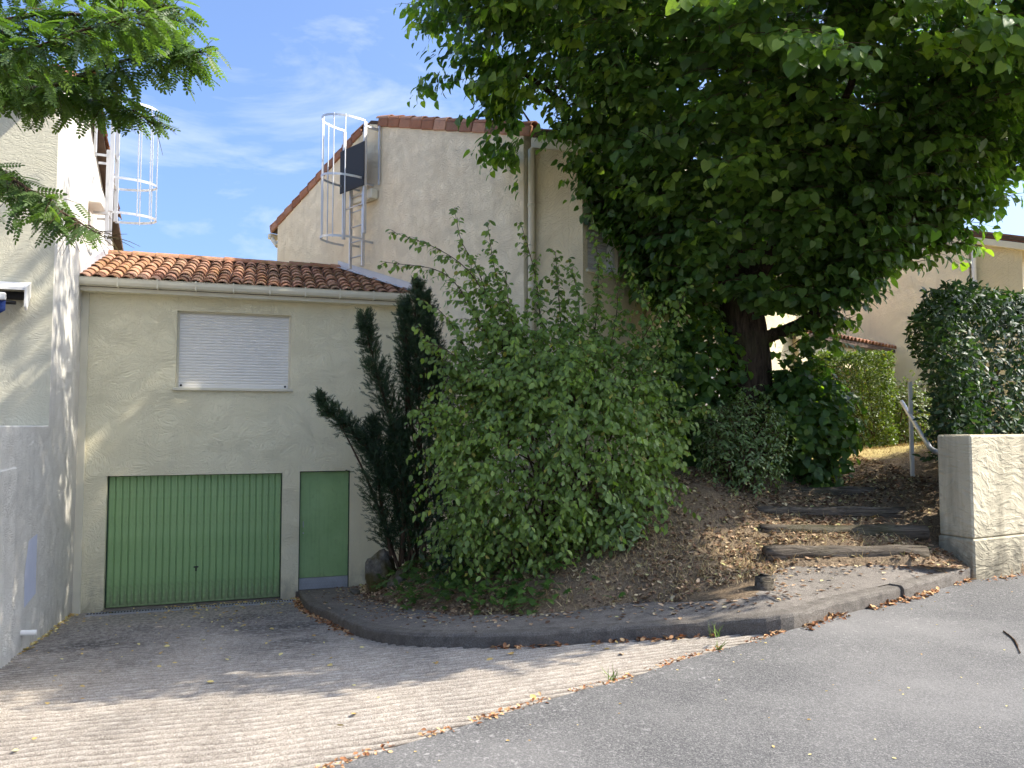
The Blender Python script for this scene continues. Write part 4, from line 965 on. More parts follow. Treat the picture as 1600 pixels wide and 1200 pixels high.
def sprays(n, lower, leaf, spacing, core=False):
    ph = rng.uniform(0, 2 * np.pi, n)
    if core: ph = -np.pi / 2 + rng.uniform(-1.5, 1.5, n)
    rm = r_max(ph)
    r0 = np.sqrt(rng.uniform(0.01, 1, n)) * (rm - 0.9)
    if core: r0 *= .62
    zl = z_low(r0, ph)
    if lower: z = zl + 0.10 + 1.5 * rng.uniform(0, 1, n) ** 1.6 - np.where(rng.uniform(size=n) < .12, .4, 0)
    else:
        ztop = 6.5 + 6.0 * np.sqrt(np.clip(1 - (r0 / rm) ** 2, 0, 1)); z = np.maximum(zl + 1.4, ztop - rng.uniform(0, 1, n) ** 1.5 * 2.5)
        rr = rng.uniform(0, 1, n) < 0.45      # side shell
        zz = rng.uniform(5.0, 9.5, n); r0 = np.where(rr, (rm - 1.0) * np.sqrt(np.clip(1 - ((zz - 6.3) / 6.2) ** 2, 0.1, 1)), r0); z = np.where(rr, np.maximum(zz, z_low(r0, ph) + .7), z)
    az = ph + rng.normal(0, 0.45, n)
    S = np.c_[TX + r0 * np.cos(ph), TY + r0 * np.sin(ph), z]
    slope = (z_low(r0 + .4, ph) - zl) / .4 * rng.uniform(.6, 1.15, n) if lower else rng.uniform(-.05, .35, n)
    D = norm(np.c_[np.cos(az), np.sin(az), slope]); L = rng.uniform(0.7, 1.25, n)
    return spray_from(S, D, L, n, spacing)
def spray_from(S, D, L, n, spacing, boost=0.0):
    S2, D2, L2 = [S], [D], [L]
    for j in range(9):       # side twigs along each spray
        t = (j + 1) / 10.0; P = S + D * (L * t)[:, None]; P[:, 2] -= 0.35 * L * t * t
        sdir = norm(np.cross(D, [0, 0, 1.0])) * (1 if j % 2 else -1)
        S2.append(P); D2.append(norm(D * 0.75 + sdir * rng.uniform(.4, 1.0, (n, 1)) + rng.normal(0, .15, (n, 3)))); L2.append((0.62 - 0.36 * t) * rng.uniform(.7, 1.25, n))
    S, D, L = np.vstack(S2), np.vstack(D2), np.hstack(L2)
    out = np.c_[S[:, 0] - TX, S[:, 1] - TY, 0 * S[:, 0]]; out = norm(out) * 0.9
    P, d, nn = twig_leaves(S, D, L, 0.35, spacing, hang=0.75, side=0.7, along=0.45, up=(0, 0, .75), out=out, wob=0.32)
    ix, t = LAST; spray = rng.normal(0, .17, n); rn = np.clip(.40 + boost + spray[ix % n] + rng.normal(0, .13, len(P)) + .22 * (t > .75), 0, 1)  # twig tips and boosted sprays get lighter leaf colour, painted as sunlit
    P = P + d * 0.03
    P[:, 2] -= 0.02
    return S, D, L, P, d, nn, rn
A_ = sprays(860, True, .1, .060); B_ = sprays(240, True, .1, .060, True); nx_ = 70; ph_ = rng.uniform(-1.95, -.75, nx_); r_ = rng.uniform(3.5, 4.5, nx_); S_ = np.c_[TX + r_ * np.cos(ph_), TY + r_ * np.sin(ph_), rng.uniform(4.7, 6.2, nx_)]      # sprays standing out on the street side, leaf colour brightened to look sunlit
C_ = spray_from(S_, norm(np.c_[np.cos(ph_ + rng.normal(.3, .4, nx_)), np.sin(ph_), rng.uniform(-.1, .35, nx_)]), rng.uniform(.5, .95, nx_), nx_, .062, .28)
nx_ = 22; ph_ = rng.uniform(3.2, 4.1, nx_); r_ = rng.uniform(3.2, 4.0, nx_); S_ = np.c_[TX + r_ * np.cos(ph_), TY + r_ * np.sin(ph_), rng.uniform(6.1, 7.3, nx_)]       # long sprays reaching out over the garage side
E_ = spray_from(S_, norm(np.c_[np.cos(ph_ + rng.normal(-.2, .25, nx_)), np.sin(ph_) * .6, rng.uniform(-.15, .2, nx_)]), rng.uniform(.5, .85, nx_), nx_, .062, .1)
S, D, L, P, d, nn, rn = [np.concatenate(q) for q in zip(A_, B_, C_, E_)]
sc = rng.uniform(0.065, 0.14, len(P))
ok = (P[:, 1] < 11.6) | (rng.uniform(size=len(P)) < .45)
hB = (P[:, 0] - 0.28) * -0.7071 + (P[:, 1] - 11.2) * 0.7071      # distance behind front wall
ok &= ~((hB > -1.0) & (P[:, 2] < 6.4) & (P[:, 0] > 0.1))
P, d, nn, sc, rn = P[ok], d[ok], nn[ok], sc[ok], rn[ok]
crown = empty('crown'); crown.parent = lin
me = leaf_cloud('leaves', HEART, MAT['linden'], crown, P, d, nn, sc, 300, rnd=rn)
o = link('leaves', me, crown, MAT['linden']); o['kind'] = 'stuff'
hS = (S[:, 0] - 0.28) * -0.7071 + (S[:, 1] - 11.2) * 0.7071; tw = Tubes(); fr = (S[:, 1] < TY + 1.2) & ~((hS > -1.3) & (S[:, 2] < 6.6)); twig_tubes(tw, S[fr], D[fr], L[fr], 0.35, 0.005, 3, 3); tw.build('twigs', MAT['twig'], crown)['kind'] = 'stuff'
S, D, L, P, d, nn, _r = sprays(430, False, .16, .12)
hB = (P[:, 0] - 0.28) * -0.7071 + (P[:, 1] - 11.2) * 0.7071; ok = ~((hB > -1.0) & (P[:, 2] < 6.9) & (P[:, 0] > 0.1))
P, d, nn = P[ok], d[ok], nn[ok]
me = leaf_cloud('leaves', HEART, MAT['linden'], crown, P, d, nn, rng.uniform(.12, .19, len(P)))
link('upper_leaves', me, crown, MAT['linden'])['kind'] = 'stuff'

# ------------------------------------------------------------------ broad-leaved suckers round the trunk foot
def mound(name, label, cat, cen, rad3, n_tw, leaf, tmpl, mat, singles, spacing=.06, Lr=(.25, .55), hang=.6, floor=True, base_stems=10, droop=.3, rnd=None, group=None, shell=.5, twig_r=.004, side=.8):
    o = empty(name, (0, 0, 0), 0, label, cat, group)
    cen = np.array(cen, float); rad3 = np.array(rad3, float)
    u = unit_rand(n_tw); f = rng.uniform(shell ** 3, 1, n_tw) ** (1 / 3)
    lum = 1 + 0.13 * np.sin(u[:, 0] * 5 + cen[0]) * np.sin(u[:, 2] * 4 + 1) + 0.10 * np.sin(u[:, 0] * 9 - u[:, 1] * 7 + u[:, 2] * 6)
    S = cen + u * rad3 * (f * lum)[:, None]
    if floor:
        zg = z_ground(S) ; S[:, 2] = np.maximum(S[:, 2], zg + 0.05)
    Dd = norm(u * np.array([1, 1, .5]) + np.array([0, 0, .35]) + rng.normal(0, .45, (n_tw, 3))); L = rng.uniform(Lr[0], Lr[1], n_tw)
    S = S - Dd * (L * 0.7)[:, None]
    P, dd, nn = twig_leaves(S, Dd, L, droop, spacing, hang=hang, side=side, out=norm(u) * .9, wob=.32)
    if floor:
        zg = z_ground(P); ok = P[:, 2] > zg + 0.0; P, dd, nn = P[ok], dd[ok], nn[ok]
    sc = leaf * rng.uniform(.7, 1.25, len(P))
    fo = empty('foliage'); fo.parent = o
    me = leaf_cloud('leaves', tmpl, mat, fo, P, dd, nn, sc, singles, rnd=None if rnd is None else rnd(len(P)))
    link('leaves', me, fo, mat)['kind'] = 'stuff'
    tbs = Tubes()
    for i in range(base_stems):
        a = rng.uniform(0, 6.28); b0 = np.array([cen[0] + .25 * rad3[0] * math.cos(a), cen[1] + .25 * rad3[1] * math.sin(a), 0]); b0[2] = z_ground(b0)[0] - .05
        e = cen + unit_rand(1)[0] * rad3 * .75; e[2] = max(e[2], b0[2] + .3)
        p = bez([b0, b0 * .6 + e * .4 + np.array([0, 0, .15]), e], 5); tbs.add(p, np.linspace(.016, .005, len(p)), 5)
    sel = rng.choice(n_tw, min(n_tw, 500), replace=False); twig_tubes(tbs, S[sel], Dd[sel], L[sel], droop, twig_r)
    tbs.build('stems', MAT['twig'], o)
    return o
zg = lambda x, y: float(z_ground([(x, y)])[0])
mound('linden_sucker_bush', 'dark broad-leaved bush at the foot of the trunk on the hedge side', 'bush', (3.92, 10.4, 1.65), (.72, .75, .98), 620, .105, HEART, MAT['linden'], 150, .075, hang=.8)
mound('linden_sucker_bush', 'dark broad-leaved bush at the foot of the trunk on the house side', 'bush', (2.45, 10.35, 1.95), (.75, .7, 1.4), 700, .105, HEART, MAT['linden'], 80, .08, hang=.8)
mound('spindle_bush', 'small pale green bush with narrow leaves just in front of the tree trunk', 'bush', (2.85, 9.55, 1.42), (.62, .5, .68), 520, .062, LONG, MAT['spindle'], 150, .035, (.18, .34), .55)

# ------------------------------------------------------------------ big arching shrub in the middle
shr = empty('arching_shrub', (0, 0, 0), 0, 'large loose green shrub with arching whips in front of the gable wall', 'shrub')
Y0 = 8.75
whips = [[(870,760,9.0),(800,600,8.9),(735,478,8.8),(690,425,8.7),(605,410,8.6)], [(860,740,9.0),(800,560,8.9),(745,440,8.8),(690,392,8.7),(618,364,8.6)], [(850,740,9.0),(790,560,8.9),(750,430,8.9),(722,380,8.85),(711,332,8.8)],
 [(860,740,9.1),(810,560,9.0),(775,430,9.0),(762,352,8.9)], [(880,740,9.0),(850,560,9.0),(838,440,8.9),(816,356,8.8)], [(890,740,9.1),(880,560,9.1),(872,450,9.0),(868,395,9.0)], [(900,740,9.2),(925,560,9.1),(935,430,9.0),(925,340,9.0)],
 [(900,740,9.2),(945,580,9.2),(965,470,9.1),(950,400,9.1)], [(920,740,9.2),(980,600,9.2),(1010,490,9.1),(985,420,9.0)], [(940,740,9.2),(1020,620,9.2),(1050,520,9.1),(1075,440,9.0)], [(820,740,8.9),(740,620,8.7),(690,560,8.6),(655,512,8.5)], [(840,740,8.9),(760,600,8.8),(700,500,8.7),(665,470,8.6)],
 [(880,740,8.8),(830,600,8.8),(800,500,8.7),(790,430,8.7)], [(900,740,8.9),(900,600,8.8),(905,480,8.8),(890,410,8.7)], [(800,760,8.8),(720,680,8.6),(680,640,8.5),(650,640,8.4)], [(960,760,9.0),(1040,690,8.9),(1080,640,8.8),(1110,640,8.8)], [(930,740,9.0),(980,620,8.9),(1000,540,8.8),(1040,470,8.8)],
 [(860,740,8.8),(780,640,8.6),(715,560,8.5),(670,535,8.4)]]
stems = Tubes(); TS, TD, TL = [], [], []
for w in whips:
    p = resample(bez([atY(*q) for q in w], 8), 26)
    b0 = np.array([0.45 + rng.uniform(-.35, .35), 8.95 + rng.uniform(-.25, .25), 0]); b0[2] = zg(b0[0], b0[1])
    full = resample(bez(np.vstack([b0, p[2:]]), 2), 34); stems.add(full, np.linspace(.018, .003, len(full)), 5)
    Lw = np.linalg.norm(np.diff(p, axis=0), axis=1).sum()
    for i in range(6, 26):
        t = i / 25; nn_ = 5 if t < .75 else 3
        for k in range(nn_):
            dirv = norm(p[min(i + 1, 25)] - p[i - 1] + 1e-6); sdv = unit_rand(1)[0]; ln = (0.46 * (1 - t) + 0.10) * rng.uniform(.6, 1.3)
            TS.append(p[i]); TD.append(norm(dirv * .7 + sdv * (.9 - .5 * t))); TL.append(ln)
cb = np.array([0.52, 8.85, 1.30]); rb = np.array([1.27, 1.0, 1.46]); nb = 1650
u = unit_rand(nb); u[:, 1] = np.where(rng.uniform(size=nb) < .6, -np.abs(u[:, 1]), u[:, 1]); f = rng.uniform(.25, 1, nb) ** (1 / 2.2)
lum = 1 + .14 * np.sin(u[:, 0] * 6 + 1) * np.sin(u[:, 2] * 5) + .08 * np.sin(u[:, 0] * 11 + u[:, 2] * 8)
Sb = cb + u * rb * (f * lum)[:, None]; low = Sb[:, 2] < cb[2]; Sb[:, 0] += np.where(low, (Sb[:, 2] - cb[2]) * .30, 0)
Db = norm(u * np.array([.8, .8, .3]) + np.array([0, -.1, .1]) + rng.normal(0, .55, (nb, 3))); Lb = rng.uniform(.22, .55, nb)
gzb = z_ground(Sb); okb = Sb[:, 2] > gzb + .05; Sb, Db, Lb = Sb[okb], Db[okb], Lb[okb]
for i in range(46):
    b0 = np.array([0.45 + rng.uniform(-.5, .5), 8.85 + rng.uniform(-.35, .35), 0]); b0[2] = zg(b0[0], b0[1]) - .05; e = Sb[rng.integers(len(Sb))]
    p = bez([b0, b0 * .55 + e * .45 + np.array([0, 0, .3]), e], 6); stems.add(p, np.linspace(.016, .004, len(p)), 5)
TS = np.vstack([np.array(TS), Sb]); TD = np.vstack([np.array(TD), Db]); TL = np.hstack([np.array(TL), Lb])
P, d, nn = twig_leaves(TS, TD, TL, .32, .042, hang=.85, side=.75, along=.4, up=(0, -.55, .6), wob=.38)
gz_ = z_ground(P); ok = P[:, 2] > gz_ + .02; P, d, nn = P[ok], d[ok], nn[ok]
fo = empty('foliage'); fo.parent = shr
rn = np.clip(rng.normal(.46, .2, len(P)) + .10 * np.sin(P[:, 0] * 3) * np.sin(P[:, 2] * 3.3), 0, .95); rn[rng.uniform(size=len(P)) < .018] = 1.0
me = leaf_cloud('leaves', OVATE, MAT['privet'], fo, P, d, nn, rng.uniform(.052, .094, len(P)), 300, rnd=rn)
link('leaves', me, fo, MAT['privet'])['kind'] = 'stuff'
twig_tubes(stems, TS, TD, TL, .32, .0035)
stems.build('stems', MAT['twig'], shr)

# laurel sprouts at the shrub's foot
mound('cherry_laurel', 'glossy laurel sprouts at the foot of the large shrub beside the yew', 'bush', (-.62, 9.35, .25), (.55, .45, .62), 150, .10, LONG, MAT['laurel'], 90, .055, (.25, .45), .75, base_stems=6)
mound('cherry_laurel', 'glossy laurel sprouts at the uphill foot of the large shrub', 'bush', (1.15, 8.25, .62), (.36, .3, .36), 60, .10, LONG, MAT['spindle'], 70, .055, (.2, .4), .5, base_stems=5)

# ------------------------------------------------------------------ yew
yw = empty('yew', (0, 0, 0), 0, 'dark upright yew with several narrow spires beside the green side door', 'shrub')
cols = [([(650,880,11.0),(655,760,11.0),(655,620,11.0),(648,520,11.0),(652,446,11.0)], [.20,.34,.33,.26,.035]),
        ([(640,800,10.9),(620,700,10.9),(595,600,10.85),(575,530,10.8),(571,494,10.8)], [.22,.26,.24,.14,.03]),
        ([(612,868,10.8),(598,800,10.8),(590,740,10.75),(585,700,10.75),(582,662,10.75)], [.20,.25,.23,.16,.03]),
        ([(615,770,10.8),(585,715,10.7),(552,676,10.65),(520,648,10.6),(500,622,10.6)], [.10,.10,.12,.09,.03]),
        ([(676,880,11.1),(688,780,11.1),(690,680,11.1),(684,600,11.1),(678,540,11.1)], [.2,.3,.32,.24,.04]),
        ([(628,880,10.85),(630,800,10.8),(628,740,10.8),(622,700,10.8),(618,664,10.8)], [.2,.24,.22,.15,.03]),
        ([(672,640,11.0),(672,560,11.0),(668,500,11.0),(664,466,11.0)], [.15,.2,.13,.03]),
        ([(640,640,11.0),(636,560,11.0),(634,510,11.0),(632,478,11.0)], [.15,.17,.11,.03])]
PS, DS, NS = [], [], []
st = Tubes()
for pts, rr in cols:
    c = np.array([atY(*q) for q in pts]); cs = resample(bez(c, 8), 40); tt = np.linspace(0, 1, 40); rs = np.interp(tt, np.linspace(0, 1, len(rr)), rr)
    st.add(cs, np.linspace(.035, .008, 40), 6)
    Lc = np.linalg.norm(np.diff(cs, axis=0), axis=1).sum(); n = int(Lc * 115)
    t = rng.uniform(0, 1, n) ** .9; k = t * 39; i0 = np.clip(k.astype(int), 0, 38); fr_ = (k - i0)[:, None]; base = cs[i0] * (1 - fr_) + cs[i0 + 1] * fr_
    ax = norm(cs[i0 + 1] - cs[i0]); a = rng.uniform(0, 2 * np.pi, n)
    e1 = norm(np.cross(ax, [0.2, 1, 0])); e2 = np.cross(ax, e1); ro = e1 * np.cos(a)[:, None] + e2 * np.sin(a)[:, None]
    rl = np.interp(t, np.linspace(0, 1, len(rr)), rr) * rng.uniform(.6, 1.35, n)
    bd = norm(ax * 1.15 + ro * .8 + np.array([0, 0, .25]) + rng.normal(0, .2, (n, 3))); bl = rl * 1.65 + .05
    for q in np.linspace(.12, 1.0, 13):       # shoots along each branchlet, thinning towards the axis
        m = rng.uniform(size=n) < .45 + .55 * q
        PS.append((base + bd * (bl * q)[:, None] + rng.normal(0, .016, (n, 3)))[m]); DS.append(norm(bd + ro * .35 + rng.normal(0, .42, (n, 3)))[m]); NS.append((ro + rng.normal(0, .4, (n, 3)))[m])
    for i in range(0, n, 3): st.add(np.array([base[i], base[i] + bd[i] * bl[i] * .8]), [.006, .003], 3)
P, d, nn = np.vstack(PS), np.vstack(DS), norm(np.vstack(NS)); fo = empty('foliage'); fo.parent = yw
me = leaf_cloud('needles', SPRIG, MAT['yew'], fo, P, d, nn, rng.uniform(.045, .095, len(P)))
link('needles', me, fo, MAT['yew'])['kind'] = 'stuff'
for i in range(14):
    b0 = np.array([-1.42 + rng.uniform(-.2, .2), 11.0 + rng.uniform(-.15, .15), 0]); b0[2] = zg(b0[0], b0[1]) - .05; e = P[rng.integers(len(P))]; p = bez([b0, b0 * .5 + e * .5 + np.array([0, 0, .2]), e], 5); st.add(p, np.linspace(.028, .006, len(p)), 5)
st.build('stems', MAT['twig'], yw)

# ------------------------------------------------------------------ hedges
def hedge(name, label, poly, z0, z1, dens, leaf, tmpl, mat, singles, bulge=None, group=None, depth=.3, rnd=None):
    o = empty(name, (0, 0, 0), 0, label, 'hedge', group); PS, NS = [], []; n = len(poly); cx = np.mean(np.array(poly), 0)
    for i in range(n):
        a, b = np.array(poly[i], float), np.array(poly[(i + 1) % n], float); L = np.linalg.norm(b - a); t = (b - a) / L; nr = np.array([t[1], -t[0]])
        if nr @ ((a + b) / 2 - cx) < 0: nr = -nr
        vis = nr @ (-(a + b) / 2) > 0 or nr[0] > .3
        m = int(L * (z1 - z0) * dens * (1 if vis else .35)); s = rng.uniform(0, L, m); z = rng.uniform(z0, z1, m); off = -depth * rng.uniform(0, 1, m) ** 1.6 + .05 * np.sin(s * 5) * np.sin(z * 6) + .03 * np.sin(s * 11 + z * 9)
        if bulge is not None: off = off + bulge(i, s, z)
        edge = np.clip((z - (z1 - .15)) / .15, 0, 1); off -= .10 * edge ** 2
        p = a + t * s[:, None] + nr * off[:, None]; PS.append(np.c_[p, z]); NS.append(np.repeat([[nr[0], nr[1], .35]], m, 0))
    x0, y0 = np.min(poly, 0); x1, y1 = np.max(poly, 0); m = int((x1 - x0) * (y1 - y0) * dens * .9); q = np.c_[rng.uniform(x0, x1, m), rng.uniform(y0, y1, m)]; q = q[inpoly(q, poly)]
    PS.append(np.c_[q, z1 - depth * .6 * rng.uniform(0, 1, len(q)) ** 2 + .05 * np.sin(q[:, 0] * 6) * np.sin(q[:, 1] * 5)]); NS.append(np.repeat([[0, 0, 1.0]], len(q), 0))
    P, nn = np.vstack(PS), np.vstack(NS); nn = norm(nn + rng.normal(0, .38, P.shape)); dd = norm(rng.normal(0, .6, P.shape) + nn * .35 + np.array([0, 0, -.25]))
    fo = empty('foliage'); fo.parent = o
    me = leaf_cloud('leaves', tmpl, mat, fo, P, dd, nn, leaf * rng.uniform(.65, 1.2, len(P)), singles, rnd=None if rnd is None else rnd(len(P)))
    link('leaves', me, fo, mat)['kind'] = 'stuff'
    tbs = Tubes()
    for i in range(60):
        q = np.array([rng.uniform(x0 + .2, x1 - .2), rng.uniform(y0 + .2, y1 - .2)])
        if not inpoly(q[None], poly)[0]: continue
        e = P[rng.integers(len(P))]; e = np.array([q[0] * .4 + e[0] * .6, q[1] * .4 + e[1] * .6, e[2]])
        if np.hypot(*(e[:2] - q)) > 1.2: e[:2] = q + norm(e[:2] - q) * .6
        tbs.add(bez([(q[0], q[1], z0 - .2), (q[0], q[1], z0 * .6 + e[2] * .4), e], 4), np.linspace(.025, .006, 9), 5)
    tbs.build('stems', MAT['twig'], o)
    return o
hedge('laurel_hedge', 'dark glossy hedge growing above the cream retaining wall', [(5.02, 8.80), (11.0, 11.8), (11.0, 13.4), (5.85, 10.75)], 1.15, 3.26, 900, .098, LONG, MAT['laurel'], 300,
      bulge=lambda i, s, z: (.26 * np.exp(-((z - 2.85) / .42) ** 2) if i == 3 else .05 * np.exp(-((z - 2.7) / .4) ** 2)), depth=.42)
hedge('clipped_hedge', 'clipped sunlit yellow-green hedge block behind the steps', [(5.80, 14.3), (7.15, 14.3), (7.5, 16.4), (6.1, 16.4)], 1.0, 2.98, 1500, .055, OVATE, MAT['photinia'], 0, depth=.22)
mound('small_hedge_bush', 'small round bush with bare stems behind the white handrail post', 'bush', (7.75, 15.2, 1.95), (.62, .6, .75), 420, .06, OVATE, MAT['photinia'], 0, .045, (.2, .4), .5, base_stems=14)
hedge('far_hedge', 'sunlit hedge line far behind the post at the end of the lawn', [(8.3, 17.0), (10.2, 17.0), (10.2, 18), (8.3, 18)], 1.0, 2.2, 500, .07, OVATE, MAT['photinia'], 0, depth=.2)

# ------------------------------------------------------------------ robinia reaching in from the left
rob = empty('robinia_tree', (0, 0, 0), 0, 'feathery robinia branches hanging into the view from the left edge', 'tree')
tp = bez([(-7.6, 4.6, -.6), (-7.5, 4.7, 1.5), (-7.3, 4.8, 3.6), (-7.0, 5.0, 6.0), (-6.6, 5.2, 8.0)], 6)
V, Fc = tube_arr(tp, np.linspace(.24, .06, len(tp)), 14, False); link('trunk', fastmesh('trunk', np.array(V), np.array(Fc), True), rob, MAT['bark'])
rbr = [[(-7.3,4.8,3.4), (-5.6,5.3,4.2), atY(-80,120,5.6), atY(60,138,5.6), atY(190,95,5.5), atY(330,80,5.4)],
       [(-7.2,4.9,4.2), (-5.4,5.2,4.9), atY(-60,30,5.7), atY(80,20,5.7), atY(230,40,5.6), atY(290,70,5.5)],
       [(-7.3,4.8,3.0), (-5.5,5.0,3.5), atY(-90,240,5.4), atY(10,275,5.3), atY(70,315,5.2), atY(165,372,5.1)],
       [(-7.2,4.9,3.8), (-5.5,5.4,4.4), atY(-40,110,5.9), atY(80,150,5.9), atY(170,160,5.8), atY(235,185,5.7)],
       [(-7.1,5.0,5.0), (-5.5,5.6,5.6), atY(-100,-60,6.2), atY(60,-40,6.2), atY(200,-20,6.1), atY(280,20,6.0)],
       [(-7.2,4.9,4.0), (-5.6,4.8,4.6), atY(-120,60,5.1), atY(20,80,5.0), atY(120,50,5.0), atY(230,20,5.0)],
       [(-7.1,5.0,5.2), (-5.8,6.0,5.6), atY(-90,100,6.8), atY(40,110,6.8), atY(140,130,6.7)]]
rt = Tubes(); S, D, L = [], [], []
for k, b in enumerate(rbr):
    p = resample(bez([np.array(q, float) for q in b], 8), 60); rt.add(p, np.linspace(.05, .004, 60), 6)
    dens = 6
    for i in range(16, 60):
        for m in range(dens):
            dv = norm(p[min(59, i + 1)] - p[i - 1]); s_ = unit_rand(1)[0] * np.array([1, 1, .8]); t = i / 59
            S.append(p[i] + rng.normal(0, .015, 3)); D.append(norm(dv * .75 + s_ * .8 + np.array([0, 0, -.05]))); L.append(rng.uniform(.12, .42) * (1.15 - .6 * t))
S, D, L = np.array(S), np.array(D), np.array(L)
px, py, _ = projN(S); ok = ~((px > 250) & (py > 150)) & (px < 318); S, D, L = S[ok], D[ok], L[ok]
P, d, nn = twig_leaves(S, D, L, .25, .062, hang=.45, side=.9, along=.5, up=(0, -.15, 1.0), wob=.35)
px, py, _ = projN(P + d * .1)
# open sky and wall where the photo shows none
bad = ((py > 200) & (py < 250) & (px > -20)) | ((px > 150) & (py > 215)) | ((px > 90) & (py > 215) & (py < 285)) | (py > 372) | ((px > 262) & (py > 175)) | (px > 356)
P, d, nn = P[~bad], d[~bad], nn[~bad]
crown = empty('crown'); crown.parent = rob
me = leaf_cloud('leaves', PINN, MAT['robinia'], crown, P, d, nn, rng.uniform(.14, .205, len(P)), 220)
link('leaves', me, crown, MAT['robinia'])['kind'] = 'stuff'
twig_tubes(rt, S, D, L, .25, .004); rt.build('branches', MAT['twig'], rob)
print('robinia leaves', len(P))
#@@SMALL
# ------------------------------------------------------------------ steps, handrail, stones
lab = ['lowest timber log step, just above the pavement', 'second timber log step up from the pavement', 'third timber log step up from the pavement', 'topmost timber log step below the bare path']
logs = [(2.60, 4.26, 7.98, .365, .085, 0.0), (2.72, 4.52, 8.47, .515, .08, .01), (2.86, 4.58, 9.07, .655, .075, -.01), (3.42, 5.08, 9.82, .825, .08, .015)]
for i, (x0, x1, y, zt_, r, tl) in enumerate(logs):
    m_ = MB(); p = np.linspace(0, 1, 12); pts = [(x0 + (x1 - x0) * t, y + .03 * math.sin(t * 3 + i) + tl * t, zt_ - r + .006 * math.sin(t * 9 + i)) for t in p]
    rr = [r * (1 + .06 * math.sin(t * 17 + i * 2)) for t in p]; m_.tube(pts, rr, 14); lo = m_.build('step_log', MAT['log'], None, True); tag(lo, lab[i], 'log step', 'timber log steps up the bank')
m_ = MB(); b = atZ(1194, 918, .16); m_.tube([(b[0], b[1], -.1), (b[0] + .005, b[1] + .01, .12), (b[0] + .01, b[1] + .02, .25), (b[0] + .014, b[1] + .02, .275)], [.092, .088, .08, .05], 14); tag(m_.build('wooden_stump', MAT['log'], None, True), 'short round wooden stump at the corner of the pavement apron', 'stump')

hr = empty('handrail', (0, 0, 0), 0, 'white tubular handrail on one post beside the log steps', 'handrail')
pb = atY(1426, 752, 10.2); ptop = atY(1427, 597, 10.2)
m_ = MB(); m_.bbox(pb[0] - .022, pb[0] + .022, pb[1] - .022, pb[1] + .022, pb[2] - .1, ptop[2], .004); m_.build('post', MAT['white_paint'], hr)
ra, rb_, rc = atY(1409, 628, 10.85), atY(1453, 700, 8.75), atY(1472, 707, 8.50)
m_ = MB(); m_.tube(np.vstack([np.linspace(ra, rb_, 8), [rb_ * .6 + rc * .4 + np.array([0, 0, -.015])], [rc]]), .028, 12); m_.build('rail', MAT['galv'], hr, True)

def rock(name, c, s, seed, label):
    me = bpy.data.meshes.new(name); import bmesh
    bm = bmesh.new(); bmesh.ops.create_icosphere(bm, subdivisions=3, radius=1.0); r = np.random.default_rng(seed); k = r.normal(0, 1, (7, 3)); ph = r.uniform(0, 6, 7)
    for v in bm.verts:
        p = np.array(v.co); n = 1 + sum(.10 / (1 + .35 * i) * math.sin(1.6 * (1 + .5 * i) * float(k[i] @ p) + ph[i]) for i in range(7))
        p = np.sign(p) * np.abs(p) ** .8; v.co = Vector(p * n * np.array(s))
    bm.to_mesh(me); bm.free(); o = link(name, me, None, MAT['rock']); o.location = c; o.rotation_euler = (r.uniform(-.3, .3), r.uniform(-.3, .3), r.uniform(0, 3))
    return tag(o, label, 'rock', 'mossy stones edging the bank')
p = atY(598, 898, 11.0); rock('rock', p, (.20, .2, .30), 3, 'tall mossy stone leaning by the side door wall')
p = atY(628, 915, 10.6); rock('rock', p, (.19, .18, .19), 5, 'pale grey stone between the two mossier stones under the yew')
p = atY(655, 920, 10.2); rock('rock', p, (.22, .2, .17), 8, 'rounded mossy stone in front of the yew stems')
p = atY(556, 926, 11.3); rock('rock', (p[0], p[1], p[2] + .01), (.08, .06, .035), 12, 'small whitish stone lying near the side door')

tws = MB(); q0, q1, q2 = atZ(1568, 986, .012), atZ(1585, 1000, .012), atZ(1594, 1020, .012); tws.tube(bez([q0, q1, q2], 5), [.006] * 5 + [.007] * 3 + [.004] * 3, 6); tag(tws.build('twig', MAT['twig'], None, True), 'bare curved twig lying on the asphalt', 'twig')

# ------------------------------------------------------------------ litter, grass, ground cover (nobody could count these)
def scatter_quads(name, P, mat, size, label, cat, flat=.25, asp=.55, rnd=None):
    n = len(P); yaw = rng.uniform(0, 6.28, n); d = np.c_[np.cos(yaw), np.sin(yaw), rng.normal(0, flat, n)]; nn = np.c_[rng.normal(0, flat, n), rng.normal(0, flat, n), np.ones(n)]
    tm = T([(0,0,0),(0,.5,-.06),(0,1,.06),(-asp*.5,.3,.10),(-asp*.5,.68,.09),(asp*.5,.3,.10),(asp*.5,.68,.12)], [(0,1,3),(1,4,3),(1,2,4),(0,5,1),(1,5,6),(1,6,2)])
    me = leaf_cloud(name, tm, mat, None, P, norm(d), norm(nn), size * rng.uniform(.5, 1.3, n), rnd=rng.uniform(0, 1, n) if rnd is None else rnd)
    return tag(link(name, me, None, mat), label, cat, kind='stuff')
def on_bank(n, box, fn=None):
    q = np.c_[rng.uniform(box[0], box[1], n), rng.uniform(box[2], box[3], n)]
    q = q[~(inpoly(q, SIDEP) | inpoly(q, ROADP) | inpoly(q, DRIVEP))]
    q = q[((q - WA) @ WN < -.02) | ((q - WA) @ WN > .42) | ((q - WA) @ WDIR < -.05)]
    q = q[((q - G0) @ V2 < -.05)]
    if fn is not None: q = q[fn(q)]
    return np.c_[q, z_ground(q) + .012]
B1 = (-2.6, 5.4, 7.2, 12.5)
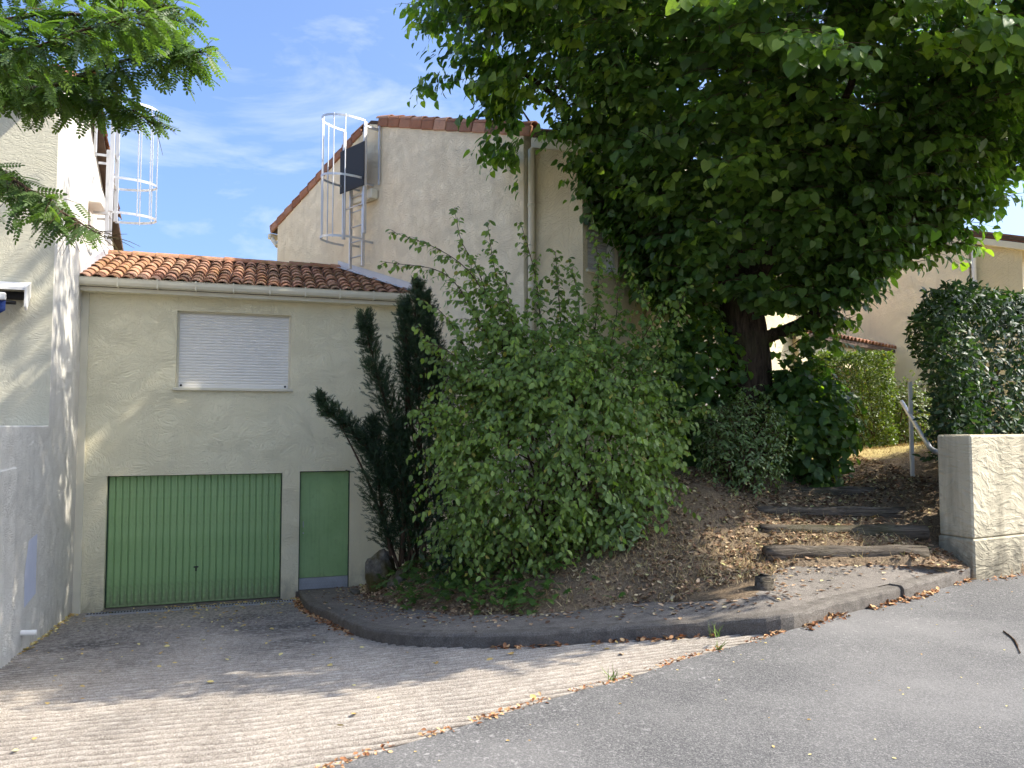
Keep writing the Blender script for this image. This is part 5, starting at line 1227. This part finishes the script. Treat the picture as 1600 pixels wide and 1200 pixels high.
scatter_quads('leaf_litter', on_bank(34000, B1, lambda q: rng.uniform(size=len(q)) < .35 + .65 * (np.sin(q[:, 0] * 2.3) * np.sin(q[:, 1] * 2.9 + 1) > -.25)), MAT['litter'], .048, 'brown fallen leaves covering the bank under the tree', 'leaf litter', .35)
def along(pl, n, off, spread, zoff):
    pl = np.asarray(pl); i = rng.integers(0, len(pl) - 1, n); t = rng.uniform(size=n)[:, None]; p = pl[i] * (1 - t) + pl[i + 1] * t; return p
kb = OUT[:, :2]; i = np.arange(len(kb))
idx = rng.integers(0, len(kb), 1500); cl = (np.sin(idx * .21) + np.sin(idx * .53 + 1) + .6 * np.sin(idx * .09)) > -.1 ; idx = idx[cl | (idx < 40)]
q = kb[idx] - inw[idx] * (np.abs(rng.normal(0, .035, len(idx)))[:, None] + .006) + rng.normal(0, .02, (len(idx), 2))
zq = np.where(inpoly(q, ROADP), 0.01, z_drive(q) + .006) + rng.uniform(0, .012, len(q))
scatter_quads('kerb_litter', np.c_[q, zq], MAT['orange_litter'], .045, 'dry orange leaves gathered along the foot of the kerb', 'leaf litter', .35)
Jp = np.array([j[:2] for j in JOINT]); Jr = resample(Jp, 80); idx = rng.integers(0, 80, 520); idx = idx[(np.sin(idx * .37) + np.sin(idx * .9 + 2)) > -.8]
q = Jr[idx] + jn * rng.normal(.015, .018, (len(idx), 1)); scatter_quads('joint_litter', np.c_[q, np.full(len(q), .010)], MAT['orange_litter'], .028, 'orange crumbs of leaves along the asphalt joint', 'leaf litter', .3)
Wq = WA + np.abs(rng.normal(0, 1.6, (160, 1))) * WDIR - WN * (np.abs(rng.normal(0, .05, (160, 1))) + .05); scatter_quads('wall_litter', np.c_[Wq, np.full(160, .012)], MAT['orange_litter'], .04, 'orange leaves along the foot of the retaining wall', 'leaf litter', .3)
q = np.c_[rng.uniform(-6.5, 1.5, 900), rng.uniform(4.0, 12.3, 900)]; q = q[inpoly(q, DRIVEP)]; w_ = rng.uniform(size=len(q)) < np.clip((q[:, 1] - 5) / 6, .12, 1) * .75; q = q[w_]
gq = G0 + U2 * rng.uniform(.9, 2.9, (170, 1)) - V2 * np.abs(rng.normal(.35, .35, (170, 1))); q = np.vstack([q, gq])
lk = LC + LF * rng.uniform(.1, 3.6, (130, 1)) + np.array([LF[1], -LF[0]]) * -1 * np.abs(rng.normal(.02, .04, (130, 1))) ; q = np.vstack([q, lk]); q = q[inpoly(q, DRIVEP)]
scatter_quads('scattered_leaves', np.c_[q, z_drive(q) + .006], MAT['yellow_litter'], .05, 'small yellow leaves scattered over the ramp', 'leaf litter', .2)
idx = rng.integers(0, len(OUT), 700); t = rng.beta(2.6, .9, (len(idx), 1)); q = OUT[idx, :2] * (1 - t) + INN[idx, :2] * t; zq = zt[idx] * (1 - t[:, 0]) + np.maximum(zt[idx], np.minimum(INN[idx, 2], zt[idx] + .09)) * t[:, 0]
scatter_quads('pavement_leaves', np.c_[q, zq + .003], MAT['litter'], .05, 'curled brown and yellow leaves on the pavement', 'leaf litter', .12)
q = np.c_[rng.uniform(-1, 9, 420), rng.uniform(1.5, 9, 420)]; q = q[inpoly(q, ROADP)]; scatter_quads('road_specks', np.c_[q, np.full(len(q), .009)], MAT['yellow_litter'], .018, 'tiny dry leaf flecks on the asphalt', 'leaf litter', .15)

def blades(name, P, mat, h, label, cat, lean=.5):
    n = len(P); tm = T([(-.035, 0, 0), (.035, 0, 0), (.02, .55, .06), (-.02, .55, .06), (0, 1, .25)], [(0, 1, 2), (0, 2, 3), (3, 2, 4)])
    d = norm(np.c_[rng.normal(0, lean, n), rng.normal(0, lean, n), np.ones(n)]); me = leaf_cloud(name, tm, mat, None, P, d, norm(rng.normal(size=(n, 3)) * np.array([1, 1, .2])), h * rng.uniform(.4, 1.3, n), rnd=rng.uniform(0, 1, n))
    return tag(link(name, me, None, mat), label, cat, kind='stuff')
dens = lambda q: rng.uniform(size=len(q)) < np.clip(.10 + .9 * np.exp(-((q[:, 0] - 1.7) / 1.25) ** 2 - ((q[:, 1] - 7.9) / .62) ** 2) + .5 * np.exp(-((q[:, 0] - 3.5) / .7) ** 2 - ((q[:, 1] - 8.25) / .2) ** 2), 0, 1)
g = on_bank(26000, (-.6, 5.0, 7.1, 10.3), dens); blades('dry_grass', g, MAT['straw'], .075, 'dry straw-coloured grass tufts on the bank beside the steps', 'grass', .75)
g = on_bank(16000, (2.5, 9.5, 11.0, 17.0)); blades('lawn_grass', g, MAT['straw'], .06, 'sun-bleached lawn at the top of the steps', 'grass', .6)
# green ground cover by the pavement
q = on_bank(2600, (-1.9, 1.6, 7.4, 10.8), lambda q: rng.uniform(size=len(q)) < np.exp(-((q[:, 0] + .45 + .28 * (q[:, 1] - 8.4)) / .75) ** 2) * (np.sin(q[:, 0] * 7) * np.sin(q[:, 1] * 6) > -.55))
n = len(q); q[:, 2] += rng.uniform(.02, .22, n); dv = norm(np.c_[rng.normal(0, .7, n), rng.normal(-.3, .7, n), np.full(n, .15)]); nn = norm(np.c_[rng.normal(0, .35, n), rng.normal(-.35, .3, n), np.ones(n)])
me = leaf_cloud('ground_cover', PALM, MAT['ivy'], None, q, dv, nn, rng.uniform(.06, .11, n)); tag(link('ground_cover', me, None, MAT['ivy']), 'low green ground cover spilling onto the pavement below the shrub', 'ground cover', kind='stuff')
jt = [(955, 1064), (1122, 1016), (1118, 995)]
tufts = []
for (a_, b_) in jt:
    c_ = atZ(a_, b_, 0.0); tufts.append(np.c_[c_[0] + rng.normal(0, .02, 14), c_[1] + rng.normal(0, .015, 14), np.zeros(14)])
blades('joint_weeds', np.vstack(tufts), MAT['green_grass'], .10, 'thin green weeds growing in the asphalt joint', 'grass', .5)
